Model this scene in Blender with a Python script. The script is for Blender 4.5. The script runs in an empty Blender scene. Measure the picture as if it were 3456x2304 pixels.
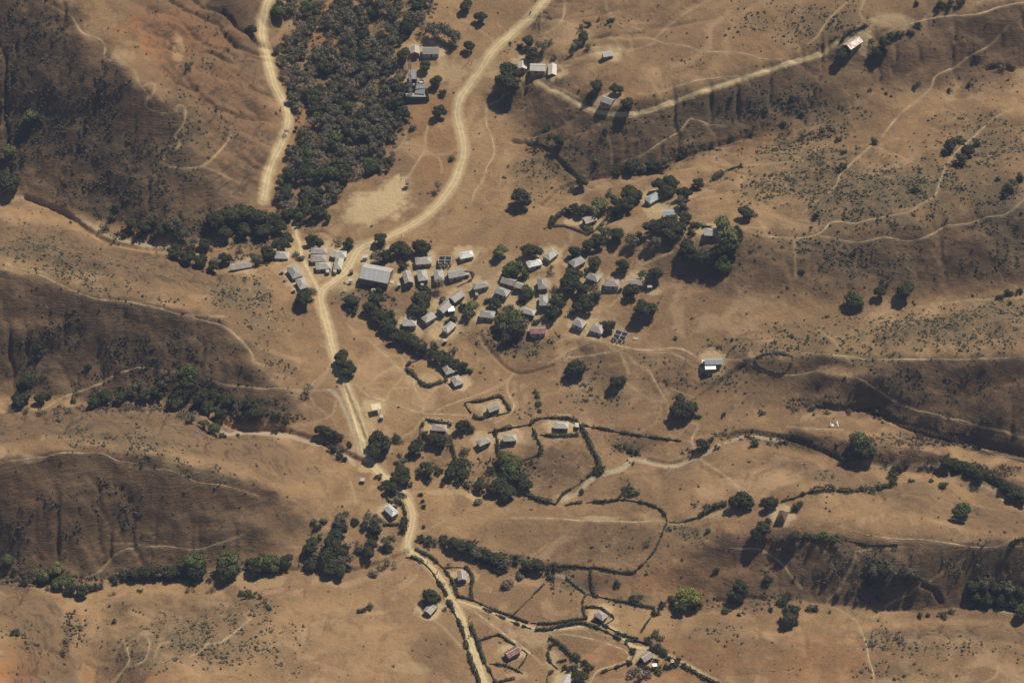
# ------------------------------------------------------------------ houses: crop, eave corners (front left, front right, back right), roof form, roof material, wall material, label
HOUSES = [
 ('F',(102,672,282,680,305,583),'hip','zinc','cream','grey hip roofed house left of the garden shed row, dark bushes on its left'),
 ('F',(578,608,790,614,803,535),'hip','zinc','cream','back house of the tight cluster of four by the road fork, under dark trees'),
 ('F',(580,718,800,712,785,618),'hip','rustlight','cream','grey roof with faint rust, middle house of the cluster left of the road'),
 ('F',(845,652,1040,665,1062,577),'hip','zincpale','cream','pale hip roofed house at the right end of the cluster beside the road'),
 ('F',(650,822,850,808,845,714),'hip','zinc','cream','front house of the road fork cluster with a small porch box'),
 ('F',(877,812,995,818,1027,665),'hip','zinc','cream','narrow house turned end on in the cluster left of the road'),
 ('F',(345,945,470,888,390,755),'hip','zinc','mud','grey roofed house slanting along the short track, upper of the pair'),
 ('F',(440,1084,560,1050,492,918),'hip','zinc','mud','grey roofed house slanting along the short track, lower of the pair by a round tree'),
 ('F',(1222,935,1585,1003,1683,808),'gable','zincbig','mud','largest building of the village, long pale corrugated gable roof with one rusty corner'),
 ('F',(1970,757,2185,742,2178,645),'hip','zinc','pink','hip roofed house with pink wall right of the three round trees'),
 ('F',(1826,1010,1940,970,1900,835),'gable','rustlight','mud','brownish roofed house just right of the largest roof, end on'),
 ('F',(2008,975,2140,948,2110,815),'hip','zinc','mud','second house right of the largest roof, end on with grey hip roof'),
 ('G',(262,578,392,562,372,430),'hip','zinc','mud','third house right of the largest roof, beside an olive tree'),
 ('G',(452,548,648,512,625,405),'gable','zinc','cream','pale long roof facing the curved brushwood fence by the village square'),
 ('G',(600,292,783,256,755,172),'hip','zincnew','cream','bright new hip roof standing alone above the village square'),
 ('G',(1505,405,1692,360,1652,278),'hip','zincnew','white','brightest white hip roof below the round dark tree at the top of the village'),
 ('G',(1785,310,1905,214,1810,146),'hip','zinc','cream','diagonal grey hip roofed house right of the brightest white roof'),
 ('G',(2110,404,2258,322,2185,240),'hip','zinc','cream','diagonal grey hip roofed house above the steep dark tree group'),
 ('G',(785,695,972,652,952,570),'hip','rustlight','cream','grey hip roof with a small block outhouse in front, left of the big shade tree'),
 ('G',(1125,600,1305,650,1362,560),'gable','dull','mud','dark weathered roof lying in the shadow of the big shade tree'),
 ('G',(1335,662,1440,692,1470,622),'gable','rustlight','mud','small brownish house just right of the shaded roof'),
 ('G',(1040,728,1218,794,1275,706),'hip','zinc','cream','hip roofed house in the middle of the village beside the yellow yard'),
 ('G',(1632,690,1760,668,1742,537),'hip','dull','mud','upper of two end on houses on the right lane, roof dappled by shade'),
 ('G',(1645,905,1768,900,1765,758),'hip','zinc','mud','lower of two end on houses on the right lane with a blue water tank below'),
 ('G',(1378,985,1572,1035,1612,968),'hip','zinc','cream','hip roof half hidden by bushes at the lower edge of the yellow yard'),
 ('G',(530,868,662,772,575,700),'gable','rustlight','mud','diagonal grey brown roof right of the bare tree'),
 ('G',(380,1008,508,886,405,826),'gable','rustlight','blue','diagonal long roof with a bright tin lean to at its front'),
 ('G',(152,1135,292,1054,215,985),'hip','zinc','cream','diagonal grey hip roof at the left of the lower yards'),
 ('G',(435,1272,565,1156,470,1108),'hip','zinc','cream','diagonal hip roofed house at the bottom of the village beside a small outhouse'),
 ('G',(848,1052,1038,1075,1072,980),'hip','zinc','cream','hip roofed house left of the wide flat topped tree'),
 ('G',(1522,1280,1715,1275,1728,1172),'gable','rust','lilac','red roofed house with pale lilac wall at the bottom right of the village'),
 ('F',(1795,1566,1990,1566,1985,1466),'hip','zincpale','cream','pale hip roof at the left end of the lower yards above the tree belt'),
 ('I',(490,340,668,408,716,315),'hip','rustlight','cream','left house of the row of three right of the steep dark trees'),
 ('I',(738,448,920,460,945,362),'hip','rustred','white','red streaked hip roof, middle of the row of three, with a low wall beside it'),
 ('I',(1048,442,1246,442,1240,352),'gable','rustred','cream','right house of the row of three, partly hidden by a tree in front'),
 ('I',(300,952,478,1030,530,915),'hip','rustlight','white','left house of the lower right row of three beside the footpath'),
 ('I',(535,1030,717,1092,770,985),'hip','rustlight','white','middle house of the lower right row with a tyre on its roof'),
 ('H',(1155,462,1290,387,1218,325),'hip','zincblue','cream','grey blue hip roofed house alone on the upper terrace'),
 ('H',(1300,612,1490,602,1424,527),'gable','zincblue','cream','grey blue roof half hidden by the dark trees below the upper terrace'),
 ('H',(430,692,570,640,509,577),'gable','rustlight','mud','brownish roofed house in a yard with a lime green bush'),
 ('H',(1765,820,1927,828,1925,742),'hip','zincpale','mud','pale roofed house inside the ring hedge on the knoll'),
 ('B',(1132,428,1222,430,1222,370),'gable','zincold','mud','left of two sheds behind the phone mast'),
 ('B',(1234,430,1374,432,1372,374),'gable','dull','white','right of two sheds behind the phone mast, long brown and grey roof'),
 ('C',(105,548,190,560,192,493),'gable','zincpale','cream','left house of three in a row above the ridge road, half under a tree'),
 ('C',(206,562,324,566,334,508),'gable','zincpale','cream','middle house of three in a row above the ridge road'),
 ('C',(350,597,420,600,422,512),'gable','zincpale','mud','right end house of three in a row above the ridge road'),
 ('C',(796,452,860,441,852,405),'gable','zincpale','mud','small lone shed in the open field at the top'),
 ('C',(758,802,866,842,890,788),'gable','rustlight','pink','rust striped roof among four dark trees beside the ridge road'),
 ('D',(978,397,1061,340,1008,288),'gable','rustnew','mud','red roof patched with shiny new sheets in the pale yard at the upper right'),
 ('E',(1833,733,1998,707,1988,657),'gable','rustlight','mud','long rusty pale roof alone on the bank left of the village'),
 ('M',(1698,552,1800,520,1738,418),'hip','rustlight','mud','brown hip roof behind the dark hedge garden below the village'),
 ('M',(1796,682,1905,655,1838,548),'hip','rustlight','mud','brown hip roof standing in the open just below the hedge garden'),
 ('N',(1098,440,1205,402,1180,347),'gable','rustlight','mud','small house inside the square hedge'),
 ('N',(492,632,640,640,656,572),'hip','rustred','mud','red hip roofed house behind a hedge above the long tree shadows'),
 ('N',(1000,800,1118,750,1080,692),'hip','rustlight','mud','small house in the yard left of the hedge square'),
 ('N',(1250,750,1392,742,1386,668),'hip','zinc','mud','grey hip roofed house inside the hedged yard above the large mango tree'),
 ('N',(1783,610,1933,614,1942,545),'hip','zincpale','mud','pale hip roofed house at the top of the big hedged field'),
 ('Q',(1145,378,1252,480,1332,432),'hip','zincnew','cream','bright white hip roof beside the lower dirt road'),
 ('R',(322,406,425,411,412,300),'gable','dull','mud','weathered brown house right of the lower road inside its hedge'),
 ('Q',(1600,1546,1690,1592,1772,1496),'gable','rustlight','mud','rusty pale roof under a round tree left of the lower road'),
 ('R',(1858,798,1956,862,2018,796),'hip','rustlight','mud','small brown hip roof in a hedged plot beside the branching lane'),
 ('R',(885,1277,1036,1192,985,1152),'gable','rust','mud','dark red roofed house beside a pale drying yard near the bottom'),
 ('R',(1478,1582,1562,1592,1616,1492),'gable','zincpale','mud','pale roof cut by the bottom edge of the picture'),
 ('T',(295,1278,386,1218,340,1150),'gable','dull','mud','grey roof in the shady compound at the bottom right lane'),
 ('S',(1822,452,1902,482,1942,375),'thatch','thatch','mud','steep brown thatched hut in a round pale yard'),
 # sheds and outhouses
 ('G',(382,1376,420,1374,418,1350),'out','zinc','blue','blue grey outhouse below the lowest diagonal roof'),
 ('G',(800,770,840,768,838,735),'out','block','block','grey block outhouse in front of the centre left house'),
 ('G',(655,500,720,495,718,472),'out','zinc','mud','low shed at the end of the curved brushwood fence'),
 ('I',(1313,470,1378,468,1376,432),'out','rustlight','mud','brown outhouse at the right end of the row of three'),
 ('I',(948,472,976,470,974,452),'out','block','block','low grey block beside the red streaked roof'),
 ('H',(470,990,503,985,498,966),'out','zinc','mud','tiny outhouse above the diagonal grey roofs'),
 ('F',(785,860,832,856,828,825),'out','zinc','cream','porch like annex in front of the road fork cluster'),
 ('F',(880,858,925,860,925,822),'out','zinc','cream','grey annex below the narrow end on house'),
 ('F',(180,850,225,846,222,826),'out','block','block','small grey outhouse left of the slanting pair'),
 ('F',(1388,1118,1452,1112,1450,1074),'out','rustlight','mud','little rusty hut below the largest roof'),
 ('F',(1268,668,1350,660,1335,630),'stall','zincpale','wood','open market stall with white cover left of the largest roof'),
 ('F',(1085,972,1140,968,1136,942),'stall','zincpale','wood','white covered roadside table stall below the kiosk'),
 ('F',(1098,858,1142,850,1138,820),'out','wood','wood','small wooden kiosk beside the road fork'),
 ('F',(1462,598,1540,618,1542,590),'stall','orange','wood','small orange tarp shelter between the round trees'),
 ('F',(345,1098,378,1096,376,1062),'out','block','block','small block outhouse left of the lower slanting house'),
 ('F',(1732,1030,1770,1028,1768,1000),'out','zinc','blue','grey outhouse at the left of the brownish end on house'),
 ('F',(1836,1042,1880,1036,1876,1008),'out','rustlight','mud','small brown cookhouse before the brownish end on house'),
 ('G',(2330,172,2380,166,2376,146),'out','zinc','mud','small shed at the right end of the brush below the terrace'),
 ('G',(442,985,565,968,515,912),'out','zincnew','wood','bright tin lean to before the long diagonal roof'),
 ('G',(78,640,120,636,118,602),'out','rustlight','mud','little cookhouse in front of the second end on house'),
 ('O',(1112,228,1288,224,1284,178),'shedgable','zincblue','mud','long grey blue shed roof beside the round brush pen'),
 ('O',(1118,284,1222,280,1218,228),'flat','mirror','wood','dazzling white tin canopy below the long shed'),
 ('O',(1085,225,1112,226,1110,186),'out','zincpale','mud','small tin annex at the left of the long shed'),
 ('M',(858,952,964,936,950,874),'flat','canvas','wood','pale canvas canopy standing in the open by the second track'),
 ('M',(950,1040,984,1036,980,1002),'out','zinc','blue','small grey green outhouse beside the pale canopy'),
 ('Q',(895,78,942,80,940,38),'out','zinc','mud','lone tiny outhouse on the open slope left of the stream crossing'),
 ('N',(2012,600,2052,596,2048,552),'out','zincpale','wood','white shed at the end of the big field yard'),
 ('T',(405,1345,460,1338,456,1312),'out','zincnew','mud','small white shed at the edge of the shady compound'),
 ('T',(640,1296,688,1294,686,1262),'out','rustlight','mud','small pink shed beside the branching lane'),
]
import bpy, math, random
import numpy as np
from mathutils import Vector, Matrix
R = math.radians
scene = bpy.context.scene
COL = scene.collection

# ------------------------------------------------------------------ camera, sky, sun, exposure
PITCH, DIST, ZC = R(46.0), 1500.0, 15.0
SP, CP = math.sin(PITCH), math.cos(PITCH)
CAM = np.array([0.0, -DIST * CP, ZC + DIST * SP])
FPX = 7500.0                       # focal length in picture units (picture = 2352 x 1568 units)
cam_d = bpy.data.cameras.new('camera')
cam_d.sensor_width = 36.0
cam_d.lens = 36.0 * FPX / 2352.0
cam_d.clip_start = 1.0
cam_d.clip_end = 20000.0
cam_o = bpy.data.objects.new('camera', cam_d)
cam_o.location = CAM.tolist()
cam_o.rotation_euler = (R(90) - PITCH, 0, 0)
COL.objects.link(cam_o)
scene.camera = cam_o

SUN_EL, SUN_AZ = R(55.0), math.atan2(0.64, 0.77)       # azimuth measured from +Y towards +X
world = bpy.data.worlds.new('World'); scene.world = world; world.use_nodes = True
wn = world.node_tree.nodes; wl = world.node_tree.links
sky = wn.new('ShaderNodeTexSky'); sky.sky_type = 'NISHITA'; sky.sun_disc = False
sky.sun_elevation = SUN_EL; sky.sun_rotation = SUN_AZ; sky.altitude = 400
wl.new(sky.outputs[0], wn['Background'].inputs['Color'])
wn['Background'].inputs['Strength'].default_value = 0.05
sun_d = bpy.data.lights.new('sun', 'SUN'); sun_d.energy = 5.0; sun_d.angle = R(0.5)
sun_d.color = (1.0, 0.925, 0.79)
sun_o = bpy.data.objects.new('sun', sun_d)
sdir = Vector((math.sin(SUN_AZ) * math.cos(SUN_EL), math.cos(SUN_AZ) * math.cos(SUN_EL), math.sin(SUN_EL)))
sun_o.rotation_euler = sdir.to_track_quat('Z', 'Y').to_euler()
sun_o.location = (0, 0, 600)
COL.objects.link(sun_o)
scene.view_settings.view_transform = 'Standard'
scene.view_settings.look = 'None'
scene.view_settings.exposure = 0.08
scene.view_settings.gamma = 1.0
try:
    scene.cycles.max_bounces = 4; scene.cycles.diffuse_bounces = 1; scene.cycles.volume_bounces = 0
except Exception: pass

# ------------------------------------------------------------------ picture units <-> world
CR = {'A': (0, 0, 2.351), 'B': (900, 0, 2.351), 'C': (1700, 0, 2.351), 'D': (2456, 0, 2.351), 'E': (0, 600, 2.351),
      'F': (900, 700, 3.92), 'G': (1400, 800, 3.92), 'H': (1850, 550, 3.357), 'I': (1850, 850, 3.92), 'J': (2456, 600, 2.351),
      'K': (0, 1150, 2.351), 'L': (0, 1637, 2.351), 'M': (1000, 1100, 3.357), 'N': (1300, 1250, 3.136), 'O': (2000, 1150, 2.94),
      'P': (2656, 1200, 2.94), 'Q': (950, 1600, 3.357), 'R': (1450, 1837, 3.357), 'S': (2000, 1600, 2.94), 'T': (2100, 1904, 3.92),
      'U': (2656, 1771, 2.94), 'V': (1300, 130, 6.533), 'W': (0, 0, 0.680556)}
KW = 2352.0 / 3456.0
def W(c, x, y):
    x0, y0, z = CR[c]
    return ((x0 + x / z) * KW, (y0 + y / z) * KW)
def ray(px, py):
    a = (px - 1176.0) / FPX; b = (784.0 - py) / FPX
    return np.array([a, CP + b * SP, -SP + b * CP])
def at_z(px, py, z):
    d = ray(px, py); t = (z - CAM[2]) / d[2]
    return CAM + d * t
def project(x, y, z):
    X = x - CAM[0]; Y = y - CAM[1]; Z = z - CAM[2]
    dep = Y * CP - Z * SP
    return 1176.0 + FPX * X / dep, 784.0 - FPX * (Y * SP + Z * CP) / dep

# ------------------------------------------------------------------ noise
def _hash(ix, iy, s):
    h = (ix.astype(np.int64) * 374761393 + iy.astype(np.int64) * 668265263 + s * 982451653) & 0xffffffff
    h = ((h ^ (h >> 13)) * 1274126177) & 0xffffffff
    return ((h ^ (h >> 16)) & 0xffff) / 65535.0
def vnoise(x, y, s=0):
    ix = np.floor(x); iy = np.floor(y); fx = x - ix; fy = y - iy
    fx = fx * fx * fx * (fx * (fx * 6 - 15) + 10); fy = fy * fy * fy * (fy * (fy * 6 - 15) + 10)
    a = _hash(ix, iy, s); b = _hash(ix + 1, iy, s); c = _hash(ix, iy + 1, s); d = _hash(ix + 1, iy + 1, s)
    return (a * (1 - fx) + b * fx) * (1 - fy) + (c * (1 - fx) + d * fx) * fy
def fbm(x, y, o=4, s=0):
    v = 0; a = 0.5; t = 0
    for k in range(o):
        v = v + a * vnoise(x * 2 ** k + 17.3 * k, y * 2 ** k - 9.1 * k, s + k); t += a; a *= 0.5
    return v / t
def ridged(x, y, o=3, s=0):
    v = 0; a = 0.5; t = 0
    for k in range(o):
        v = v + a * (1 - np.abs(2 * vnoise(x * 2 ** k + 5.3 * k, y * 2 ** k + 3.7 * k, s + k) - 1)); t += a; a *= 0.5
    return v / t

# ------------------------------------------------------------------ terrain: ridge and valley lines (picture x, y, height in m)
LINES = [
 [(-120,-60,66),(80,-20,58),(160,35,55),(195,100,50),(260,140,46),(310,200,42),(370,240,38),(410,310,30),(470,390,20),(530,460,10),(580,490,5)],
 [(-80,440,-1),(0,448,0),(60,452,0),(150,490,0),(230,540,0.5),(300,565,1),(400,572,1.5),(480,562,2),(560,545,2.5),(650,527,3),(700,485,4),(720,400,6),(760,300,9),(800,200,12),(830,100,15),(850,0,18),(860,-60,21)],
 [(605,470,5),(625,380,7),(658,270,10),(625,170,13),(602,60,16),(620,-20,19)],
 [(-60,300,18),(0,300,15),(50,400,4)],
 [(470,-10,36),(540,55,25),(590,88,18)], [(520,-60,46),(560,-10,32)],
 [(-80,600,40),(0,620,36),(100,650,34),(200,685,32),(350,705,29),(450,725,26),(500,740,24),(560,790,20),(600,850,16),(640,890,13),(720,900,10)],
 [(-80,925,2),(0,925,2),(120,915,2),(300,912,2.5),(400,920,3),(480,950,3),(540,980,3),(640,988,4),(720,1008,5),(800,1042,6),(850,1068,6.5),(900,1092,7),(1000,1102,8),(1100,1132,9),(1200,1147,10),(1290,1142,11),(1320,1115,12),(1350,1100,12.5),(1420,1076,13.5),(1520,1066,15),(1580,1050,17),(1640,1012,19),(1700,1000,20),(1800,1012,21),(1900,1050,22.5),(1960,1066,23.5),(2080,1067,25),(2200,1085,27),(2280,1120,28),(2352,1150,29),(2450,1190,30)],
 [(-80,1070,44),(0,1060,42),(60,1050,41),(200,1035,39),(350,1048,35),(430,1080,30),(520,1105,25),(620,1125,20),(720,1150,15),(820,1180,11),(900,1200,9)],
 [(-80,1300,7),(0,1310,5),(100,1340,4),(200,1358,3),(260,1330,3),(350,1310,3.5),(450,1308,4),(560,1312,5),(700,1307,6),(800,1312,7),(900,1292,8),(935,1268,8.5),(975,1242,8),(1050,1252,9),(1150,1285,10.5),(1250,1312,11.5),(1290,1330,12),(1350,1360,12.5),(1420,1385,13),(1550,1400,14),(1660,1405,15.5),(1750,1388,18),(1850,1370,20),(2000,1395,22),(2100,1400,22),(2200,1385,24),(2352,1375,27),(2450,1370,29)],
 [(215,1372,4),(180,1450,8),(160,1500,11),(190,1568,15),(200,1640,18)],
 [(0,1345,12),(60,1450,24),(40,1568,34),(40,1640,38)], [(300,1400,11),(350,1480,22),(330,1568,30),(340,1640,34)],
 [(450,1568,30),(600,1568,25),(750,1568,22),(900,1568,16),(1000,1568,14)], [(550,1400,12),(700,1400,12),(860,1410,14)],
 [(700,1470,18),(860,1440,17),(960,1500,15),(1010,1540,13)],
 [(500,625,8),(600,620,10),(680,660,11)], [(560,700,19),(640,750,15),(700,850,11)],
 [(690,528,4.5),(700,562,7),(740,580,9),(830,562,10),(930,520,12),(1020,450,14),(1060,350,17),(1055,250,20),(1100,160,23),(1180,70,27),(1250,0,30),(1290,-60,33)],
 [(740,690,11),(770,810,9.5),(820,950,8),(840,1040,7),(870,1080,7.2),(930,1130,8),(945,1200,8.5),(935,1265,8.7),(1010,1325,9.5),(1060,1420,11),(1110,1568,14),(1130,1640,15)],
 [(800,490,11),(860,470,13),(920,420,14)], [(880,380,12),(900,280,15),(950,200,20),(960,120,23),(950,20,24)],
 [(860,640,12),(940,640,13),(1020,620,14),(1100,620,15.5),(1200,610,18),(1260,590,20),(1330,600,22)],
 [(980,790,9),(1040,755,10.5),(1110,720,13),(1200,690,16),(1290,660,19)],
 [(860,700,9.5),(950,795,8.3),(1060,850,8.6)], [(1100,765,12.5),(1130,820,10),(1200,857,10),(1260,845,12),(1330,830,14)],
 [(1230,770,14.5),(1330,745,18),(1420,770,19)], [(1350,785,18.5),(1440,795,20),(1540,810,22),(1640,835,23)],
 [(1380,905,13),(1460,930,14.5),(1560,945,17),(1620,952,18.5),(1700,955,20),(1800,950,21.5),(1900,940,23),(2000,937,24.5),(2060,972,25.5),(2150,1003,27),(2250,1022,29),(2352,1050,31),(2450,1070,33)],
 [(1450,600,26),(1560,565,34),(1640,545,38),(1700,530,41),(1810,550,43),(1940,545,46),(2060,530,50),(2200,500,55),(2352,480,60),(2450,470,62)],
 [(1420,490,26),(1500,470,29),(1590,480,35)], [(1600,650,27),(1620,720,26),(1650,790,24)],
 [(1230,530,19),(1250,470,18.5),(1300,430,20),(1400,402,23.5),(1490,387,25),(1560,362,28),(1640,335,31),(1720,312,34),(1850,305,38),(1950,322,41),(2020,302,43),(2130,247,47),(2220,202,50),(2352,155,54),(2450,130,57)],
 [(1500,420,28),(1600,400,31),(1690,362,34)],
 [(1130,205,24.5),(1230,198,29),(1300,222,35),(1360,252,39),(1430,264,41),(1520,243,44),(1600,215,47),(1700,183,50),(1800,150,53),(1900,110,56),(1960,90,58),(2100,50,64),(2220,35,67),(2352,10,70),(2450,-10,72)],
 [(1300,60,36),(1450,100,45),(1600,50,53),(1800,40,59)], [(1350,-40,38),(1600,-40,56),(2000,-40,65)],
 [(1160,260,20),(1200,330,19),(1210,420,18)], [(1240,300,22),(1330,322,31)],
 [(1900,450,49),(2000,410,51),(2200,380,57),(2352,320,62),(2450,300,64)],
 [(1700,720,28),(1760,705,30),(1950,722,33),(2100,705,34.5),(2200,690,36.5),(2352,665,41),(2450,650,43)],
 [(1720,830,26),(1850,825,31),(2000,825,38),(2150,830,46),(2352,835,56),(2450,840,60)],
 [(1900,858,33),(2000,885,33),(2080,930,31),(2200,982,33),(2352,1012,37)],
 [(1700,985,24),(1900,1000,27.5),(2100,1035,30.5),(2352,1110,34)],
 [(1000,900,10),(1150,930,12),(1300,950,13)], [(1100,1010,10.5),(1250,1005,13),(1300,1080,12.8)],
 [(1000,1160,9.5),(1200,1190,12.5),(1400,1190,17),(1530,1200,22),(1680,1230,30),(1850,1225,36),(2000,1243,39),(2200,1256,42),(2340,1252,45),(2450,1250,47)],
 [(1450,1120,18),(1600,1100,24),(1750,1065,27),(1900,1105,31),(2050,1150,36),(2200,1190,39),(2352,1215,42)],
 [(1000,1235,9),(1150,1240,11),(1300,1290,14),(1450,1308,18)],
 [(1150,1390,11.5),(1250,1385,12.5),(1400,1425,14.5),(1500,1490,17),(1650,1568,20)],
 [(1200,1500,11.5),(1300,1500,12.5),(1250,1580,13)], [(1600,1460,19),(1800,1470,23),(2000,1470,27),(2200,1460,30),(2352,1470,34)],
 [(1800,1568,25),(2100,1568,31),(2352,1568,37),(2450,1600,40)],
]
# just below these crests the ground falls away at once
def under(L, dx, dy, dz): LINES.append([(a + dx, b + dy, c - dz) for a, b, c in L])
under(LINES[0][:8], -12, 18, 3.0)
for k_, dz_ in ((6, 2.4), (8, 2.4)): under(LINES[k_][:8], 0, 18, dz_)
for L_ in list(LINES):
    if L_[0] in ((1130,205,24.5), (1720,830,26), (1900,858,33)): under([p for p in L_ if p[0] > 1180][:9], 0, 18, 2.2)
pts = []
for L in LINES:
    for (a, b) in zip(L[:-1], L[1:]):
        n = max(1, int(math.hypot(a[0] - b[0], a[1] - b[1]) / 45))
        for k in range(n):
            f = k / n
            pts.append([a[i] * (1 - f) + b[i] * f for i in range(3)])
    pts.append(L[-1])
ctl = []
for p in pts:
    q = at_z(*p); 
    if all((q[0] - c[0]) ** 2 + (q[1] - c[1]) ** 2 > 2.5 for c in ctl): ctl.append((q[0], q[1], p[2]))
ctl = np.array(ctl)
def rbf_k(r2): return np.sqrt(r2 + 2.5)
N = len(ctl)
D2 = (ctl[:, None, 0] - ctl[None, :, 0]) ** 2 + (ctl[:, None, 1] - ctl[None, :, 1]) ** 2
Mx = np.zeros((N + 1, N + 1)); Mx[:N, :N] = rbf_k(D2) - 0.3 * np.eye(N); Mx[:N, N] = 1; Mx[N, :N] = 1
wts = np.linalg.solve(Mx, np.concatenate([ctl[:, 2], [0]]))
cx = np.arange(-340, 341, 2.5); cy = np.arange(-300, 361, 2.5)
GX, GY = np.meshgrid(cx, cy)
ZC0 = np.full(GX.shape, wts[N])
for k in range(N):
    ZC0 += wts[k] * rbf_k((GX - ctl[k, 0]) ** 2 + (GY - ctl[k, 1]) ** 2)
STEP = 0.62
fx = np.arange(-300, 300.01, STEP); fy = np.arange(-245, 325.01, STEP)
ext = np.cumsum(1.0 * 1.13 ** np.arange(42))
xs = np.concatenate([fx[0] - ext[::-1], fx, fx[-1] + ext]); ys = np.concatenate([fy[0] - ext[::-1], fy, fy[-1] + ext])
def cmat(q, c):
    q = np.clip(q, c[0], c[-1] - 1e-6)
    n = len(c); h = c[1] - c[0]; u = (q - c[0]) / h; i = np.floor(u).astype(int); f = u - i
    A = np.zeros((len(q), n)); rr = np.arange(len(q))
    w = [(-f + 2 * f ** 2 - f ** 3) / 2, (2 - 5 * f ** 2 + 3 * f ** 3) / 2, (f + 4 * f ** 2 - 3 * f ** 3) / 2, (-f ** 2 + f ** 3) / 2]
    for k in range(4):
        np.add.at(A, (rr, np.clip(i + k - 1, 0, n - 1)), w[k])
    return A
Z = cmat(ys, cy) @ ZC0 @ cmat(xs, cx).T
X2, Y2 = np.meshgrid(xs, ys)
# running water cuts the gullies: stream-power erosion on a 1.6 m grid
EG = 1.6
ex = np.arange(-330, 330, EG); ey = np.arange(-290, 350, EG)
E = cmat(ey, cy) @ ZC0 @ cmat(ex, cx).T
EX, EY = np.meshgrid(ex, ey)
egy, egx = np.gradient(E, EG); es = np.sqrt(egx ** 2 + egy ** 2); esa = np.clip((es - .12) / .4, 0, 1)
E0 = E.copy()
E = E + (fbm(EX / 46, EY / 46, 4, 3) - .5) * (2.6 + 6.5 * esa) + (fbm(EX / 18, EY / 14, 4, 13) - .5) * (.9 + 8.5 * esa)
H_, W_ = E.shape
nid = np.arange(H_ * W_).reshape(H_, W_)
offs = [(-1, 0, 1), (1, 0, 1), (0, -1, 1), (0, 1, 1), (-1, -1, 1.4142), (-1, 1, 1.4142), (1, -1, 1.4142), (1, 1, 1.4142)]
for it in range(8):
    best = np.zeros_like(E); rec = nid.copy(); dist = np.ones_like(E)
    Ep = np.pad(E, 1, mode='edge'); Np = np.pad(nid, 1, mode='edge')
    for di, dj, dd in offs:
        q = Ep[1 + di:1 + di + H_, 1 + dj:1 + dj + W_]; sl = (E - q) / (dd * EG); mk = sl > best
        best = np.where(mk, sl, best); rec = np.where(mk, Np[1 + di:1 + di + H_, 1 + dj:1 + dj + W_], rec); dist = np.where(mk, dd * EG, dist)
    order = np.argsort(E.ravel()); recf = rec.ravel().tolist(); A_ = [1.0] * (H_ * W_); ol = order.tolist()
    for k in reversed(ol):
        r_ = recf[k]
        if r_ != k: A_[r_] += A_[k]
    Fk = (.034 * np.maximum(np.minimum(np.array(A_), 1400) - 20, 0) ** .5 / dist.ravel() * (.35 + .65 * esa.ravel())).tolist(); z_ = E.ravel().tolist()
    for k in ol:
        r_ = recf[k]
        if r_ != k: z_[k] = (z_[k] + Fk[k] * z_[r_]) / (1 + Fk[k])
    E = np.array(z_).reshape(H_, W_)
    Ep = np.pad(E, 1, mode='edge'); E = E + .035 * (Ep[:-2, 1:-1] + Ep[2:, 1:-1] + Ep[1:-1, :-2] + Ep[1:-1, 2:] - 4 * E)
DE = np.clip(E - E0, -6.5, 4)
gy_, gx_ = np.gradient(Z, ys, xs)
slope = np.sqrt(gx_ ** 2 + gy_ ** 2)
far = np.clip((np.maximum(np.abs(X2) - 300, 0) + np.maximum(np.abs(Y2 - 40) - 290, 0)) / 500, 0, 1)
inn = np.clip((np.minimum(320 - np.abs(X2), 310 - np.abs(Y2 - 30))) / 25, 0, 1)
sa = np.clip((slope - 0.18) / 0.45, 0, 1)
Z = Z + inn * (cmat(ys, ey) @ DE @ cmat(xs, ex).T)
Z = Z + (ridged(X2 / 5.5, Y2 / 7, 2, 19) - .6) * (0.06 + .6 * sa)
Z = Z + (fbm(X2 / 2.6, Y2 / 2.6, 3, 29) - .5) * (0.16 + 0.8 * sa)
Z = Z + far * (fbm(X2 / 260, Y2 / 260, 4, 55) - .35) * 160
def height(x, y):
    i = int(np.clip(np.searchsorted(xs, x) - 1, 0, len(xs) - 2)); j = int(np.clip(np.searchsorted(ys, y) - 1, 0, len(ys) - 2))
    f = (x - xs[i]) / (xs[i + 1] - xs[i]); g = (y - ys[j]) / (ys[j + 1] - ys[j])
    return float((Z[j, i] * (1 - f) + Z[j, i + 1] * f) * (1 - g) + (Z[j + 1, i] * (1 - f) + Z[j + 1, i + 1] * f) * g)
def ground(px, py, lift=0.0):
    """first point of the terrain (raised by lift) met by the line of sight through a picture point"""
    d = ray(px, py); t0 = (72 - CAM[2]) / d[2]; t1 = (-12 - CAM[2]) / d[2]
    n = 150; prev = t0
    for k in range(n + 1):
        t = t0 + (t1 - t0) * k / n
        q = CAM + d * t
        if q[2] <= height(q[0], q[1]) + lift:
            lo, hi = prev, t
            for _ in range(12):
                m = (lo + hi) / 2; q = CAM + d * m
                if q[2] <= height(q[0], q[1]) + lift: hi = m
                else: lo = m
            q = CAM + d * hi
            return Vector((q[0], q[1], height(q[0], q[1])))
        prev = t
    q = CAM + d * t1
    return Vector((q[0], q[1], height(q[0], q[1])))
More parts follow.
